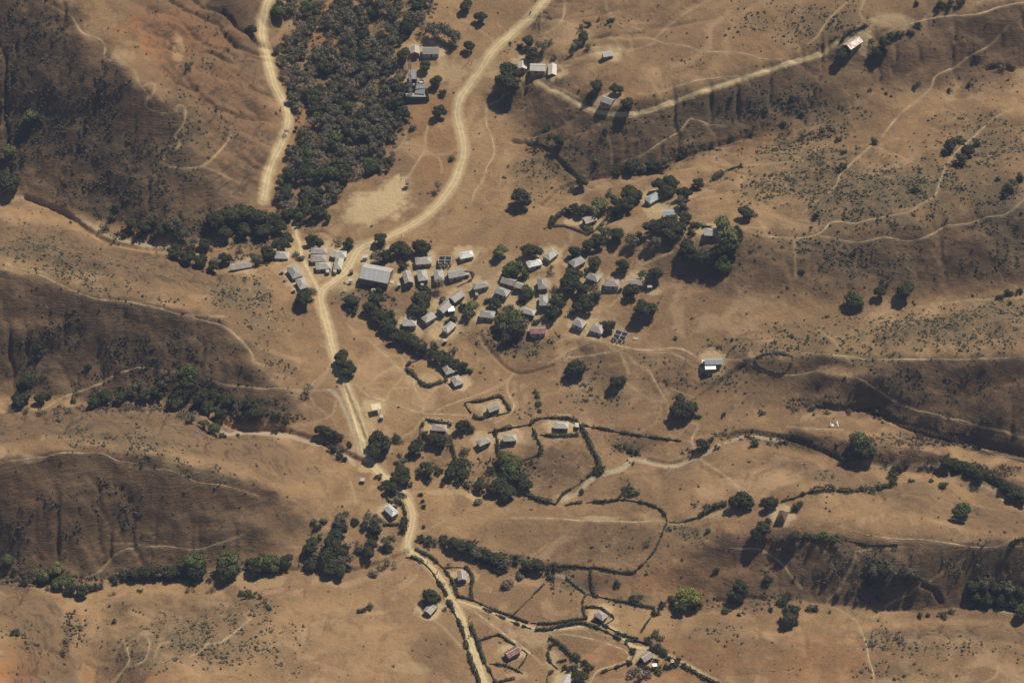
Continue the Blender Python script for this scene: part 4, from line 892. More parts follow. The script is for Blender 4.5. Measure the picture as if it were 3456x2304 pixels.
# ------------------------------------------------------------------ trees and bushes: picture x, y of the crown, crown radius (picture units), kind
# D dark broadleaf, G green, L light green, O olive grey half bare, B bare twigs, Y lime yellow
TREES = """72,268,18,G 45,292,9,L 20,345,16,L 20,422,26,D 3,408,18,D 430,153,9,G 495,255,6,D 577,68,14,D 500,505,22,D 530,493,22,D 560,489,23,D 592,499,23,D 622,505,23,D 643,522,18,D 604,530,19,D 560,528,19,D 516,530,18,D
400,577,17,D 430,590,18,D 460,600,17,D 490,612,14,D 516,592,14,D 440,560,14,O 420,540,16,O 398,515,18,O 370,530,13,D 590,592,15,O 615,580,17,D 642,563,17,D 268,470,12,G 258,497,12,G 240,522,12,O 285,541,9,D 310,547,9,D 148,465,8,O
300,512,13,D 330,520,13,D 352,500,13,O 350,545,11,D 470,560,15,D 550,575,10,O 660,548,14,D
1072,14,16,D 1105,40,14,D 1005,72,28,O 1040,85,22,O 978,62,18,B 1077,105,14,D 928,124,15,D 977,150,13,G 1003,186,13,D 1015,218,10,D 1010,255,16,D 950,292,9,B 1035,364,9,G 1168,163,20,D 1170,190,24,D 1213,95,14,D 1245,105,15,O 1262,96,10,O 1221,124,17,D 1193,107,10,D
1400,48,9,D 1352,56,10,D 1336,62,10,O 1340,84,13,D 1325,102,14,O 1355,106,9,L 1376,44,5,L 1276,131,6,B 1370,198,14,D 1414,204,15,D 1357,224,11,D 1440,240,16,D 1330,208,4,D 1937,120,15,D 1953,100,8,D
2000,130,13,D 2016,118,16,D 2032,98,16,D 2052,86,14,D 2070,81,11,D 2090,74,11,D 2110,62,12,D 2004,95,12,O 2105,8,10,D 2160,10,14,D 2183,8,14,D 2208,4,14,D 2150,20,9,D
1195,455,22,D 2012,322,11,G 1941,382,10,D 1936,350,7,D 1930,320,8,D 1284,321,14,D 1215,324,9,O 1371,370,12,O 1336,417,13,D 1312,430,9,O 1450,380,16,D 1475,383,14,O 1498,378,15,D 1530,372,14,O 1563,360,11,D 1600,344,10,O 1420,394,10,D 1636,330,8,D
2183,333,15,D 2200,322,12,G 2172,350,12,D 2222,345,15,D 2238,332,12,G 2210,364,13,D 2198,378,8,D 2102,434,11,G 2325,424,14,O 2343,408,12,D 2293,412,5,D 2308,432,8,D 1715,488,14,D 1730,492,9,O 1875,494,9,D
1520,424,16,D 1543,420,18,D 1533,438,14,D 1604,420,13,D 1591,433,11,D 1573,445,16,D 1563,463,14,O 1543,442,9,L 1451,447,20,D 1441,468,17,D 1422,478,14,D 1415,462,14,D 1372,476,20,L 1399,443,12,O 1401,489,12,D 1320,478,13,D 1340,482,14,D 1304,485,11,D 1350,521,11,L 1277,500,8,D 1264,518,8,D
1417,538,16,D 1391,532,17,O 1372,551,15,D 1354,561,13,D 1450,553,16,O 1462,545,12,D 1508,553,15,O 1490,560,10,B 1543,506,15,D 1502,518,19,D 1522,522,20,D 1552,524,20,D 1539,538,18,D 1573,498,13,D 1565,480,10,D 1560,545,10,O
1662,512,20,L 1672,540,22,L 1680,558,17,G 1595,516,11,D 1587,532,9,D 1579,566,17,D 1587,589,17,D 1610,590,16,D 1624,583,13,O 1652,585,19,D 1638,601,15,D 1660,612,20,G 1699,543,6,D 1664,569,17,D 1320,577,14,D 1314,593,9,D 1364,605,15,D 1431,608,15,D 1504,630,16,D 1482,632,13,O 1454,664,14,D 1444,678,11,D
1316,634,21,D 1308,652,18,D 1338,662,16,D 1368,666,15,O 1372,680,12,D 1345,686,16,D 1352,700,14,D 1328,705,13,D 1312,717,11,O 1480,708,23,D 1400,749,13,D 1386,741,8,D 1453,690,8,O 1552,775,5,L 1320,846,20,D 1306,850,11,D 1334,850,11,D 1417,876,15,D 1568,928,20,D 1560,944,20,D 1584,938,16,D 1234,907,8,L 1238,922,9,L 1230,898,6,L 1240,942,6,G
967,567,20,D 1214,575,16,D 1228,580,16,D 1152,577,16,L 1140,586,9,O 1172,620,18,G 1192,614,20,G 1205,632,12,G 1161,628,10,D 1264,626,10,O 1268,612,6,O 1206,667,14,G 1218,676,12,D 1274,664,11,O 1276,684,15,G 1286,700,13,D 1270,714,14,D 1262,730,11,D 1196,692,8,D 1135,697,13,D 1121,690,9,D 1168,711,13,O 1155,735,18,G 1178,732,20,G 1200,742,16,O 1161,763,20,O 1182,758,18,D
1086,702,16,L 1074,720,14,O 1062,708,9,D 1040,730,12,G 1030,738,9,D 1217,728,11,D 1234,738,9,D 1248,728,8,O 968,683,17,D 974,668,13,D 962,706,18,D 976,696,13,D 861,687,17,D 850,705,17,D 869,668,12,D 866,725,14,D 809,689,13,D 806,711,11,D 818,700,9,O 699,686,18,D 712,672,13,O 715,551,14,D 731,558,13,D 800,558,13,D 806,568,9,D 777,560,11,O
873,547,13,D 880,560,11,O 864,564,11,O 913,571,17,D 932,576,14,D 963,565,12,D 868,590,16,O 886,586,14,D 876,600,11,D 925,601,9,O 925,614,12,D 680,585,10,O 690,594,9,B 1008,650,14,B 1016,688,9,B 1340,575,9,O 1318,610,8,D
870,722,15,D 880,740,15,D 895,755,15,D 912,770,15,D 932,776,17,D 951,788,15,D 968,801,14,D 986,806,12,D 1003,817,14,D 1022,827,14,D 1042,836,14,D 1061,842,13,D 1072,852,10,D 902,738,11,D 925,757,11,D 890,722,10,D 950,770,9,O 1000,800,10,D 1020,812,9,D 1036,820,9,O 1045,806,8,B
786,818,17,D 790,834,18,D 800,850,16,D 1062,978,14,D 1076,980,12,D 866,1006,18,D 880,1018,19,D 865,1030,17,D 912,1002,10,D 920,1012,8,O 735,986,13,D 750,990,13,D 766,993,12,D 782,1000,8,D 802,1018,7,D 751,1020,11,D 766,1031,12,D 781,1044,12,D 792,1054,8,D
1162,1052,16,G 1180,1062,17,G 1172,1080,18,G 1192,1095,14,D 1206,1113,13,D 1150,1112,18,D 1132,1122,15,D 1165,1130,15,D 1106,1112,15,D 1095,1125,12,O 1054,1068,17,D 1062,1085,13,D 1037,1083,14,D 1050,1105,12,D 1073,1115,9,D 978,1076,15,D 962,1080,10,O 1004,1085,10,D 1000,1072,9,O 921,1055,13,O 924,1082,15,D 912,1094,13,D 928,1102,13,D
954,1031,13,D 945,1043,12,D 962,1022,12,D 995,1006,14,D 1012,1012,14,D 1028,1012,12,O 980,1001,11,D 1030,1000,9,O 1069,1035,11,O 980,1105,9,D 1017,1109,7,D 943,1113,8,D 967,1135,6,D 971,1150,5,D 973,1165,5,D 974,1207,4,D 1336,1127,8,D 1371,1074,12,D 1368,1085,9,D 1097,1150,9,B 1128,1075,10,D 1120,1085,9,O 1145,1062,9,O
865,1094,8,D 886,1107,12,D 898,1119,13,D 906,1128,11,D 873,1119,6,D 920,1143,14,O 925,1205,12,D 928,1192,9,D 722,1202,9,L 732,1208,9,D 744,1196,8,L 788,1192,16,O 782,1210,16,D 772,1229,17,D 764,1247,15,D 811,1199,8,D 820,1200,7,D 845,1192,13,O 868,1194,15,O 860,1212,13,D 858,1231,12,D 853,1250,13,D 846,1266,13,D 825,1253,11,O 830,1266,11,D
892,1242,13,O 889,1260,12,D 715,1247,14,D 710,1262,13,D 721,1278,14,O 713,1297,13,D 735,1236,5,D 797,1255,7,D 757,1280,18,D 778,1268,18,D 788,1290,18,O 757,1303,16,D 776,1308,15,D 795,1305,10,D 890,1292,11,O 874,1303,10,O 857,1318,9,B 990,1370,17,D 978,1381,11,O 1002,1376,10,O 833,1401,9,D 851,1389,8,O 842,1396,7,D 1034,1383,7,D 1022,1399,5,B
970,1240,8,D 985,1238,9,D 1000,1245,9,O 1020,1243,10,D 1040,1248,11,D 1060,1255,11,D 1080,1258,12,D 1100,1268,11,O 1120,1275,11,D 1140,1285,11,D 1160,1290,11,O 1180,1290,10,D 1212,1298,11,D 1237,1300,11,D 1262,1302,9,D 1140,1308,10,D 1205,1312,11,D 1192,1322,9,B 1163,1339,12,B 1267,1326,8,D 1417,1339,8,D 1455,1374,7,D
1317,1506,11,G 1309,1534,11,D 1297,1532,8,D 1331,1554,13,D 1352,1530,11,D 1342,1520,8,D 1327,1510,8,D 14,1286,15,G 36,1303,11,O 98,1320,13,L 127,1306,14,L 60,1328,11,D 139,1336,13,G 162,1350,13,D 188,1356,13,D 208,1350,11,D 165,1334,10,L 232,1345,11,D 260,1329,11,D 284,1325,12,D 307,1317,13,D 333,1314,13,D 359,1313,13,D 385,1313,13,D 407,1311,13,D
446,1292,26,G 452,1315,17,D 533,1290,24,G 524,1312,19,D 604,1291,20,G 628,1292,17,G 586,1303,17,D 657,1289,13,D 574,1290,11,D 449,1334,9,D 405,1331,7,G 478,1331,6,D 592,1325,6,D 556,1360,10,G 567,1362,11,G 580,1368,10,G 594,1373,7,G 608,1380,8,O 612,1390,5,G 618,1398,5,G 431,1354,9,O 489,1354,8,O 110,1351,7,O 324,1356,5,G 262,1363,6,O
249,1392,4,G 258,1427,7,G 153,1473,11,O 146,1496,10,O 29,1453,10,D 64,872,20,D 50,885,13,D 55,905,17,D 43,922,15,D 95,913,13,D 113,907,9,D 432,856,20,G 426,880,21,D 416,905,19,D 404,926,17,D 318,884,14,O 333,907,14,D 301,900,13,O 275,911,13,D 242,911,14,D 214,923,13,D 233,899,11,O 362,899,15,D 376,877,13,O 168,919,9,D 173,903,8,O
463,914,17,D 492,909,15,D 521,920,15,D 478,936,17,D 507,946,15,D 540,930,11,O 573,924,14,D 585,948,15,D 558,956,13,O 414,951,11,O 443,956,13,O 469,971,13,O 492,985,13,G 508,999,9,G 546,1000,6,D 517,1002,5,D 637,953,11,D 657,962,9,D 600,968,9,O 489,962,6,D 93,945,11,O 29,942,11,O 60,943,10,O 130,945,11,O 157,944,11,O 188,940,9,O 628,990,7,D 93,812,12,D 86,793,10,D 203,841,9,D
1437,1023,11,O 1449,1033,10,D 1463,1037,9,D 1423,1024,8,O 1612,1020,13,D 1625,1024,9,D 1634,1008,8,D 1650,1028,6,D 1454,1063,4,D 1738,1021,12,G 1443,1120,11,G 1445,1131,12,G 1662,952,6,D 1602,956,6,D 1752,948,6,G 1975,1015,22,G 1985,1035,20,D 1966,1045,15,D 1945,1050,12,D 1930,1048,9,D 1914,1037,7,D 2060,1074,12,D 2056,1092,12,D 2050,1107,12,D 2083,1064,8,D 2039,1057,7,O 2176,1048,7,D
2162,1110,11,G 2095,1104,6,D 2238,1118,8,O 2136,1105,5,D 2210,1170,15,G 2206,1181,14,D 1835,1158,11,D 1829,1167,10,D 1951,944,8,O 1898,946,8,O 1882,926,9,O 1866,934,9,O 1826,938,8,O 2016,939,8,G 2024,945,8,G 1993,939,5,D 2172,1060,11,D 2190,1064,12,D 2210,1071,12,D 2230,1079,12,D 2250,1088,11,D 2270,1096,10,D 2290,1106,9,D 2310,1118,11,D 2330,1131,13,D 2346,1141,13,D
1690,1152,15,D 1708,1148,16,D 1755,1152,12,D 1770,1153,13,D 1752,1212,14,D 1742,1228,14,D 1763,1198,11,D 1789,1237,11,O 1824,1232,13,D 1811,1238,10,O 1872,1230,11,G 1892,1232,12,G 1912,1236,11,G 1858,1232,9,D 1630,1219,7,G 1646,1309,8,D 1700,1348,14,D 1692,1366,15,D 1768,1332,9,D 1762,1340,7,D 1805,1374,12,D 1798,1384,9,D 1820,1404,16,D 1812,1422,16,D 1825,1428,10,D 1770,1401,5,D 1863,1395,10,O 1873,1399,8,D
1574,1366,19,Y 1590,1374,18,Y 1561,1378,14,Y 1565,1393,13,D 1597,1394,12,D 1667,1401,10,G 1697,1411,5,D 1542,1376,8,D 1523,1385,8,D 1461,1370,10,O 1457,1380,8,D 1512,1406,8,D 1503,1408,6,D 1484,1251,8,O 1789,1260,8,O 1784,1270,6,O 2011,1308,13,O 2028,1307,13,D 2050,1305,14,O 2069,1315,13,D 2092,1314,13,O 2108,1328,12,D 2085,1328,12,D 1993,1337,11,D 2000,1292,8,D 1960,1355,7,D 1923,1367,7,D
2020,1363,9,G 2014,1374,7,D 1970,1377,9,D 1997,1386,5,D 2118,1409,7,G 2131,1410,6,G 2164,1409,8,G 2187,1402,9,O 2236,1344,13,D 2260,1338,13,O 2290,1349,14,D 2320,1349,14,O 2346,1360,14,D 2240,1369,13,D 2270,1374,14,D 2300,1376,14,D 2330,1387,14,D 2348,1402,13,D 2222,1385,9,O 2270,1326,10,O 2206,1312,9,O 2247,1298,7,O 2062,1462,9,O 2002,1478,8,O 2070,1470,7,O
1512,1453,11,L 1518,1465,9,O 1507,1484,12,D 1516,1493,11,D 1490,1475,9,D 1453,1497,7,D 1446,1521,7,D 1526,1503,7,D 1537,1510,6,D 1554,1521,10,D 1570,1530,6,D 1537,1530,8,D 1507,1534,10,G 1486,1535,9,D 1466,1534,9,O 1470,1517,8,O 1452,1547,10,B 1472,1553,12,B 1505,1514,6,D
1255,300,8,D 1236,318,7,O 1262,312,7,D 1390,300,8,D 1386,315,7,O 1820,225,9,D 1818,242,8,O 1760,252,8,D 1655,240,7,O 1680,225,7,D 1842,262,8,D 1800,285,8,D 2288,150,9,D 2302,156,9,O 2240,130,5,D 2100,200,6,D 2110,190,7,O 2180,207,6,D 2225,195,7,D 2035,215,5,D 1995,208,5,D 2030,640,9,O 2036,652,7,O 1958,582,7,D 2320,672,9,D 2338,668,7,D 2295,682,8,D 706,889,13,B 1006,425,13,B 137,966,8,B 1840,622,6,D 1962,684,17,G 1972,696,11,L 2020,669,13,D 2080,664,17,D 2072,676,13,D"""
WOODP = [(640,-10),(985,-10),(990,20),(960,50),(925,60),(900,100),(905,135),(938,165),(925,215),(930,265),(905,300),(886,330),(890,375),(850,395),(800,398),(770,420),(765,455),(735,490),(700,505),(660,500),(650,490),(640,460),(648,410),(667,360),(684,320),(686,260),(669,220),(662,190),(644,130),(634,80)]
WOODGAP = [(655,52,34,26),(727,92,30,24),(735,180,16,20),(692,268,24,22),(722,300,24,16),(860,50,20,16),(690,140,14,12),(790,290,16,12),(760,340,16,10),(880,150,14,10),(820,335,30,12),(770,120,8,8),(830,220,14,10),(840,355,26,8),(715,505,8,8)]
LAND = [(945,150,'the phone mast'),(857,632,'the largest roof'),(630,10,'the left dirt road'),(650,250,'the left dirt road'),(1230,160,'the row of three ridge houses'),(1392,235,'the rust striped ridge house'),(1393,126,'the lone field shed'),(1965,98,'the red patched roof'),
 (1500,457,'the upper terrace house'),(1543,492,'the terrace edge roof'),(1355,503,'the brown terrace roof'),(1632,538,'the knoll house'),(1217,605,'the brightest village roof'),(1068,585,'the bright roof above the square'),(1023,600,'the upper roofless shell'),(1425,770,'the lower roofless shell'),
 (1167,650,'the shaded village roof'),(1150,680,'the yellow yard house'),(1245,690,'the end on houses'),(1233,763,'the red village roof'),(1118,725,'the flat tree house'),(1032,755,'the lowest diagonal roof'),(940,742,'the tree belt house'),(735,605,'the road fork cluster'),(685,640,'the slanting roof pair'),
 (648,588,'the leftmost village roof'),(553,610,'the rusty bank roof'),(780,760,'the main road'),(1030,850,'the garden hedge'),(1048,878,'the brown hip roof'),(1128,938,'the square hedged house'),(1005,980,'the red hip roof below'),(1110,1015,'the small yard house'),(1170,1005,'the grey hedged hip roof'),
 (1290,978,'the big field house'),(1290,1090,'the big hedged field'),(860,938,'the canvas canopy'),(830,1103,'the lone outhouse'),(897,1172,'the white roadside roof'),(840,1060,'the stream crossing'),(1065,1325,'the brown lane house'),(985,1400,'the rusty roof below'),(1377,1413,'the hedged plot roof'),(1180,1495,'the dark red roof'),
 (1300,1560,'the cut off bottom roof'),(1490,1500,'the shady compound'),(1633,838,'the dazzling canopy'),(1780,832,'the brush pen'),(1795,1185,'the thatched hut'),(1918,973,'the white stone marks'),(60,900,'the left stream bend'),(430,880,'the left stream wood'),(250,520,'the dry creek bed'),(560,510,'the creek below the slope'),
 (60,300,'the dark upper slope'),(450,160,'the orange hillside'),(450,1300,'the lower left gully'),(100,1320,'the left corner gully'),(600,1365,'the lower left hillside'),(770,1260,'the lower orchard'),(1100,1265,'the shrub belt by the lane'),(2000,680,'the right hand lone trees'),(2200,350,'the upper right trail'),(2320,420,'the right edge scrub'),
 (1470,380,'the upper gully'),(1800,250,'the ridge road slope'),(2250,150,'the upper right slope'),(1480,730,'the lower east pasture'),(1320,850,'the middle slope'),(1568,930,'the gully mouth'),(1738,1040,'the right stream bend'),(1950,1040,'the stream bank'),(2250,1090,'the right edge stream'),(2150,1110,'the right field'),
 (1640,1160,'the field edge hedge'),(1440,1130,'the hedge corner'),(1740,1230,'the hut hedge'),(1640,1310,'the red brown slope'),(1590,1380,'the lower gully bend'),(1820,1400,'the lower gully'),(2050,1320,'the lower right thicket'),(2290,1370,'the lower right wood'),(2060,1470,'the bottom right slope'),(150,1480,'the corner ravine'),(1900,940,'the banked terrace'),(1450,1030,'the hollow by the long hedge')]
# ------------------------------------------------------------------ foliage materials
def leaf_mat(name, a, b, b2=None):
    m, n, l, bs = mat(name)
    geo = n.new('ShaderNodeNewGeometry'); oi = n.new('ShaderNodeObjectInfo')
    ns = noise_n(n, l, geo.outputs['Position'], .55, 3, .6)
    c = mixc(n, l, ramp(n, l, ns, .38, .62), a, b)
    c = mixc(n, l, math_n(n, l, 'MULTIPLY', oi.outputs['Random'], .5), c, b2 or tuple(x * 1.5 for x in b))
    l.new(c, bs.inputs['Base Color']); bs.inputs['Roughness'].default_value = .75; bs.inputs['Specular IOR Level'].default_value = .25
    return m
LM = {'D': leaf_mat('dark_leaves', (.038, .041, .014), (.060, .062, .020), (.078, .074, .028)), 'G': leaf_mat('green_leaves', (.060, .074, .018), (.092, .106, .026), (.112, .120, .034)),
      'L': leaf_mat('light_leaves', (.115, .122, .036), (.150, .150, .050)), 'O': leaf_mat('olive_leaves', (.122, .112, .062), (.168, .150, .084), (.155, .122, .074)),
      'B': leaf_mat('bare_twigs', (.19, .145, .10), (.24, .185, .13)), 'Y': leaf_mat('lime_leaves', (.19, .19, .040), (.24, .23, .055)), 'S': leaf_mat('scrub_leaves', (.098, .086, .046), (.135, .115, .062), (.070, .066, .032)),
      'K': leaf_mat('brush_leaves', (.048, .040, .022), (.085, .062, .034), (.11, .074, .04))}
m_bark = wall_mat('grey_bark', (.16, .12, .09), (.10, .075, .055))

def leaf_cloud(centres, radii, count, size, rs, flat=.9, elong=1.0, shell=.55):
    """leaf clumps: small bent quads spread through the outer part of overlapping lobes"""
    k = rs.choice(len(centres), count, p=radii ** 2 / (radii ** 2).sum())
    d = rs.normal(size=(count, 3)); d /= np.linalg.norm(d, axis=1)[:, None]
    d[:, 2] = np.where(d[:, 2] < -.35, -d[:, 2], d[:, 2])
    r = radii[k] * (shell + (1 - shell) * rs.random(count) ** .6) * (1 + .16 * rs.normal(size=count))
    P = centres[k] + d * r[:, None] * np.array([1, 1, flat])
    nrm = d + rs.normal(size=(count, 3)) * .55; nrm /= np.linalg.norm(nrm, axis=1)[:, None]
    t = np.cross(nrm, rs.normal(size=(count, 3))); t /= np.linalg.norm(t, axis=1)[:, None] + 1e-9
    b = np.cross(nrm, t)
    s = size * (.6 + .8 * rs.random(count))[:, None]
    V = np.stack([P - t * s * elong, P - b * s * .62 + nrm * s * .2, P + t * s * elong, P + b * s * .62 + nrm * s * .2], 1).reshape(-1, 3)
    return V, np.arange(count * 4).reshape(-1, 4)
def raw_mesh(name, V, F, m, smooth=False):
    me = bpy.data.meshes.new(name); F = np.asarray(F, dtype=np.int32); k = F.shape[1]
    me.vertices.add(len(V)); me.vertices.foreach_set('co', np.asarray(V, np.float32).ravel())
    me.loops.add(F.size); me.loops.foreach_set('vertex_index', F.ravel())
    me.polygons.add(len(F)); me.polygons.foreach_set('loop_start', np.arange(0, F.size, k, dtype=np.int32))
    me.update(calc_edges=True); me.materials.append(m)
    return me
def core(centres, radii, rs, f=.62):
    """inner masses of shaded foliage behind the outer leaves"""
    V = []; F = []
    for c, r in zip(centres, radii):
        n0 = len(V)
        for i in range(1, 4):
            for j in range(7):
                th = math.pi * i / 4; ph = 2 * math.pi * j / 7; q = r * f * (1 + .22 * rs.normal())
                V.append((c[0] + q * math.sin(th) * math.cos(ph), c[1] + q * math.sin(th) * math.sin(ph), c[2] + q * .85 * math.cos(th)))
        for i in range(2):
            for j in range(7): F.append((n0 + i * 7 + j, n0 + (i + 1) * 7 + j, n0 + (i + 1) * 7 + (j + 1) % 7, n0 + i * 7 + (j + 1) % 7))
        for j in (1, 3): F.append((n0, n0 + j, n0 + j + 1, n0 + j + 2))
        F.append((n0, n0 + 5, n0 + 6, n0))
    return np.array(V), [f_ for f_ in F if len(set(f_)) == 4]
CROWN = {}
for kd, nv in (('D', 5), ('G', 4), ('L', 3), ('O', 4), ('B', 3), ('Y', 2)):
    CROWN[kd] = []
    for i in range(nv):
        rs = np.random.default_rng(100 + ord(kd) * 7 + i)
        nl = int(rs.integers(9, 15))
        c = rs.normal(size=(nl, 3)); c /= np.linalg.norm(c, axis=1)[:, None]; c[:, 2] = np.abs(c[:, 2]) * .8 - .28
        c = c * (.38 + .36 * rs.random(nl))[:, None] * np.array([1 + .18 * (i % 2), 1 - .12 * (i % 2), .85]); r = .30 + .22 * rs.random(nl)
        if kd == 'D': V, F = leaf_cloud(c, r, 2300, .085, rs, .9, 1.0, .62)
        elif kd in 'GLY': V, F = leaf_cloud(c, r, 1900, .078, rs, .8, 1.1, .5)
        elif kd == 'O': V, F = leaf_cloud(c, r, 1150, .070, rs, .75, 1.5, .25)
        else: V, F = leaf_cloud(c, r, 420, .045, rs, .9, 3.2, .1)
        if kd in 'DGLY':
            CV, CF = core(c, r, rs, .9 if kd == 'D' else .78)
            F = np.concatenate([F, np.array(CF) + len(V)]); V = np.concatenate([V, CV])
        CROWN[kd].append(raw_mesh('crown', V, F, LM[kd]))
BUSH = {}
for kd in 'DGLOBY':
    BUSH[kd] = []
    for i in range(3):
        rs = np.random.default_rng(900 + ord(kd) + i * 31)
        nl = 6; c = rs.normal(size=(nl, 3)) * np.array([.38, .38, .15]); r = .36 + .2 * rs.random(nl)
        V, F = leaf_cloud(c, r, 420 if kd not in 'BO' else 260, .10, rs, .8, 1.0 if kd != 'B' else 3, .4)
        if kd in 'DGLY':
            CV, CF = core(c, r, rs, .55); F = np.concatenate([F, np.array(CF) + len(V)]); V = np.concatenate([V, CV])
        BUSH[kd].append(raw_mesh('foliage', V, F, LM[kd]))
# trunk with limbs: unit height
TRUNK = []
for i in range(4):
    rr = random.Random(50 + i); t = MB(); lean = (rr.uniform(-.06, .06), rr.uniform(-.06, .06))
    t.tube((0, 0, -.15), (lean[0], lean[1], .5), .075, .055, 7)
    for k in range(5):
        a = k * 1.26 + rr.uniform(-.3, .3); e = (lean[0] + math.cos(a) * .34, lean[1] + math.sin(a) * .34, rr.uniform(.85, 1.1))
        mdl = (lean[0] + math.cos(a) * .15, lean[1] + math.sin(a) * .15, .68)
        t.tube((lean[0], lean[1], .47), mdl, .045, .032, 5); t.tube(mdl, e, .032, .012, 5)
    t.tube((lean[0], lean[1], .5), (lean[0], lean[1], 1.1), .05, .015, 5)
    me = bpy.data.meshes.new('trunk'); me.from_pydata(t.v, [], t.f); me.update(); me.materials.append(m_bark); TRUNK.append(me)
WORDS = {'D': 'dark green', 'G': 'mid green', 'L': 'light green', 'O': 'olive grey half bare', 'B': 'leafless grey', 'Y': 'lime yellow'}
def size_word(r, bush):
    if bush: return 'tiny' if r < 5 else ('small' if r < 8 else 'low')
    return 'small' if r < 12 else ('broad' if r < 17 else 'large')
tr_rng = random.Random(11)
def plant(px, py, r, kd, label=None, group=None, forest=False):
    rm = r / 5.0 * (tr_rng.uniform(.95, 1.08))
    bush = r < 12.6 and not forest
    # the crown in the photograph sits above its foot
    hc = rm * .5 if bush else min(rm * .7 + 1.2, 5.0)
    if forest: hc = rm * .6 + 1.2
    g = ground(px, py, hc)
    name = 'bush' if bush else ('bare_tree' if kd == 'B' else 'tree')
    root = empty(name, g, tr_rng.uniform(0, 6.28))
    tag(root, label, 'bush' if bush else 'tree', group)
    me = tr_rng.choice(BUSH[kd] if bush else CROWN[kd])
    c = bpy.data.objects.new('foliage' if bush else 'crown', me); COL.objects.link(c); c.parent = root
    c.location = (0, 0, hc); s = rm * (1.24 if bush else 1.24)
    c.scale = (s * tr_rng.uniform(.9, 1.1), s * tr_rng.uniform(.9, 1.1), s * (1.0 if bush else tr_rng.uniform(.85, 1.05)))
    t = bpy.data.objects.new('stem' if bush else 'trunk', tr_rng.choice(TRUNK)); COL.objects.link(t); t.parent = root
    w = max(rm * .9, hc * .55); t.scale = (w, w, hc * (1.0 if bush else 1.08))
    return root
plants = []
for tok in TREES.split():
    x, y, r, kd = tok.split(','); x, y, r = float(x), float(y), float(r)
    if r < 2: continue
    if 960 < x < 1275 and 1235 < y < 1305: r *= 1.25
    if x > 2165 and 1055 < y < 1145: r *= 1.2
    if x > 1990 and y < 140: r = max(r * .82, 6)
    plants.append([x, y, r, kd])
# each plant is named after its nearest landmark, direction and look
def describe(x, y, r, kd):
    bush = r < 12.6
    L = min(LAND, key=lambda q: math.hypot(q[0] - x, (q[1] - y) * 1.3))
    dx, dy = x - L[0], y - L[1]
    if math.hypot(dx, dy) < 16: d = 'right at'
    elif abs(dy) > abs(dx) * 2: d = 'above' if dy < 0 else 'below'
    elif abs(dx) > abs(dy) * 2: d = 'left of' if dx < 0 else 'right of'
    else: d = ('upper ' if dy < 0 else 'lower ') + ('left of' if dx < 0 else 'right of')
    noun = 'bush' if bush else 'tree'
    return '%s %s %s %s %s' % (size_word(r, bush), WORDS[kd], noun, d, L[2]), noun
ORD = ['first', 'second', 'third', 'fourth', 'fifth', 'sixth', 'seventh', 'eighth', 'ninth', 'tenth', 'eleventh', 'twelfth']
by = {}
for p in plants:
    lb, noun = describe(*p); by.setdefault(lb, []).append(p); p.append(lb); p.append(noun)
for lb, ps in by.items():
    if len(ps) > 1:
        ps.sort(key=lambda p: p[0])
        for k, p in enumerate(ps):
            p[4] = ('leftmost ' if k == 0 else 'rightmost ' if k == len(ps) - 1 else ORD[k] + ' from left, ') + lb
GRP = {'D': 'dark broadleaf trees', 'G': 'green broadleaf trees', 'L': 'light green trees', 'O': 'olive half bare trees', 'B': 'leafless trees', 'Y': 'lime yellow trees'}
def merged(items, name, label, cat, seed):
    q = random.Random(seed); VV = []; FF = []; MI = []; nv = 0; KD = 'DGOBLY'
    for x, y, r, kd, bush in items:
        rm = r / 5.0; hc = rm * (.5 if bush else .6) + (0 if bush else 1.2); g = ground(x, y, hc); me = q.choice(BUSH[kd] if bush else CROWN[kd])
        co = np.empty(len(me.vertices) * 3, np.float32); me.vertices.foreach_get('co', co); co = co.reshape(-1, 3)
        a = q.uniform(0, 6.28); ca, sa_ = math.cos(a), math.sin(a); s = rm * 1.33
        P = np.stack([co[:, 0] * ca - co[:, 1] * sa_, co[:, 0] * sa_ + co[:, 1] * ca, co[:, 2]], 1) * s + np.array([g.x, g.y, g.z + hc])
        ff = np.empty(len(me.polygons) * 4, np.int32); me.polygons.foreach_get('vertices', ff); VV.append(P); FF.append(ff.reshape(-1, 4) + nv); nv += len(P); MI.append(np.full(len(me.polygons), KD.index(kd), np.int32))
    mm = raw_mesh(name, np.concatenate(VV), np.concatenate(FF), LM['D'])
    for k in KD[1:]: mm.materials.append(LM[k])
    mm.polygons.foreach_set('material_index', np.concatenate(MI))
    o = bpy.data.objects.new(name, mm); COL.objects.link(o); tag(o, label, cat, kind='stuff')
bs_ = sorted([p for p in plants if p[5] == 'bush'], key=lambda p: -p[2])
rest = bs_[298:]; small_ids = set(id(p) for p in rest)
if rest: merged([(p[0], p[1], p[2], p[3], True) for p in rest], 'small_bushes', 'smallest scattered bushes along the gullies and field edges', 'bushes', 5)
plants = [p for p in plants if id(p) not in small_ids]
for x, y, r, kd, lb, noun in plants:
    plant(x, y, r, kd, lb, GRP[kd].replace('trees', 'bushes') if noun == 'bush' else GRP[kd])
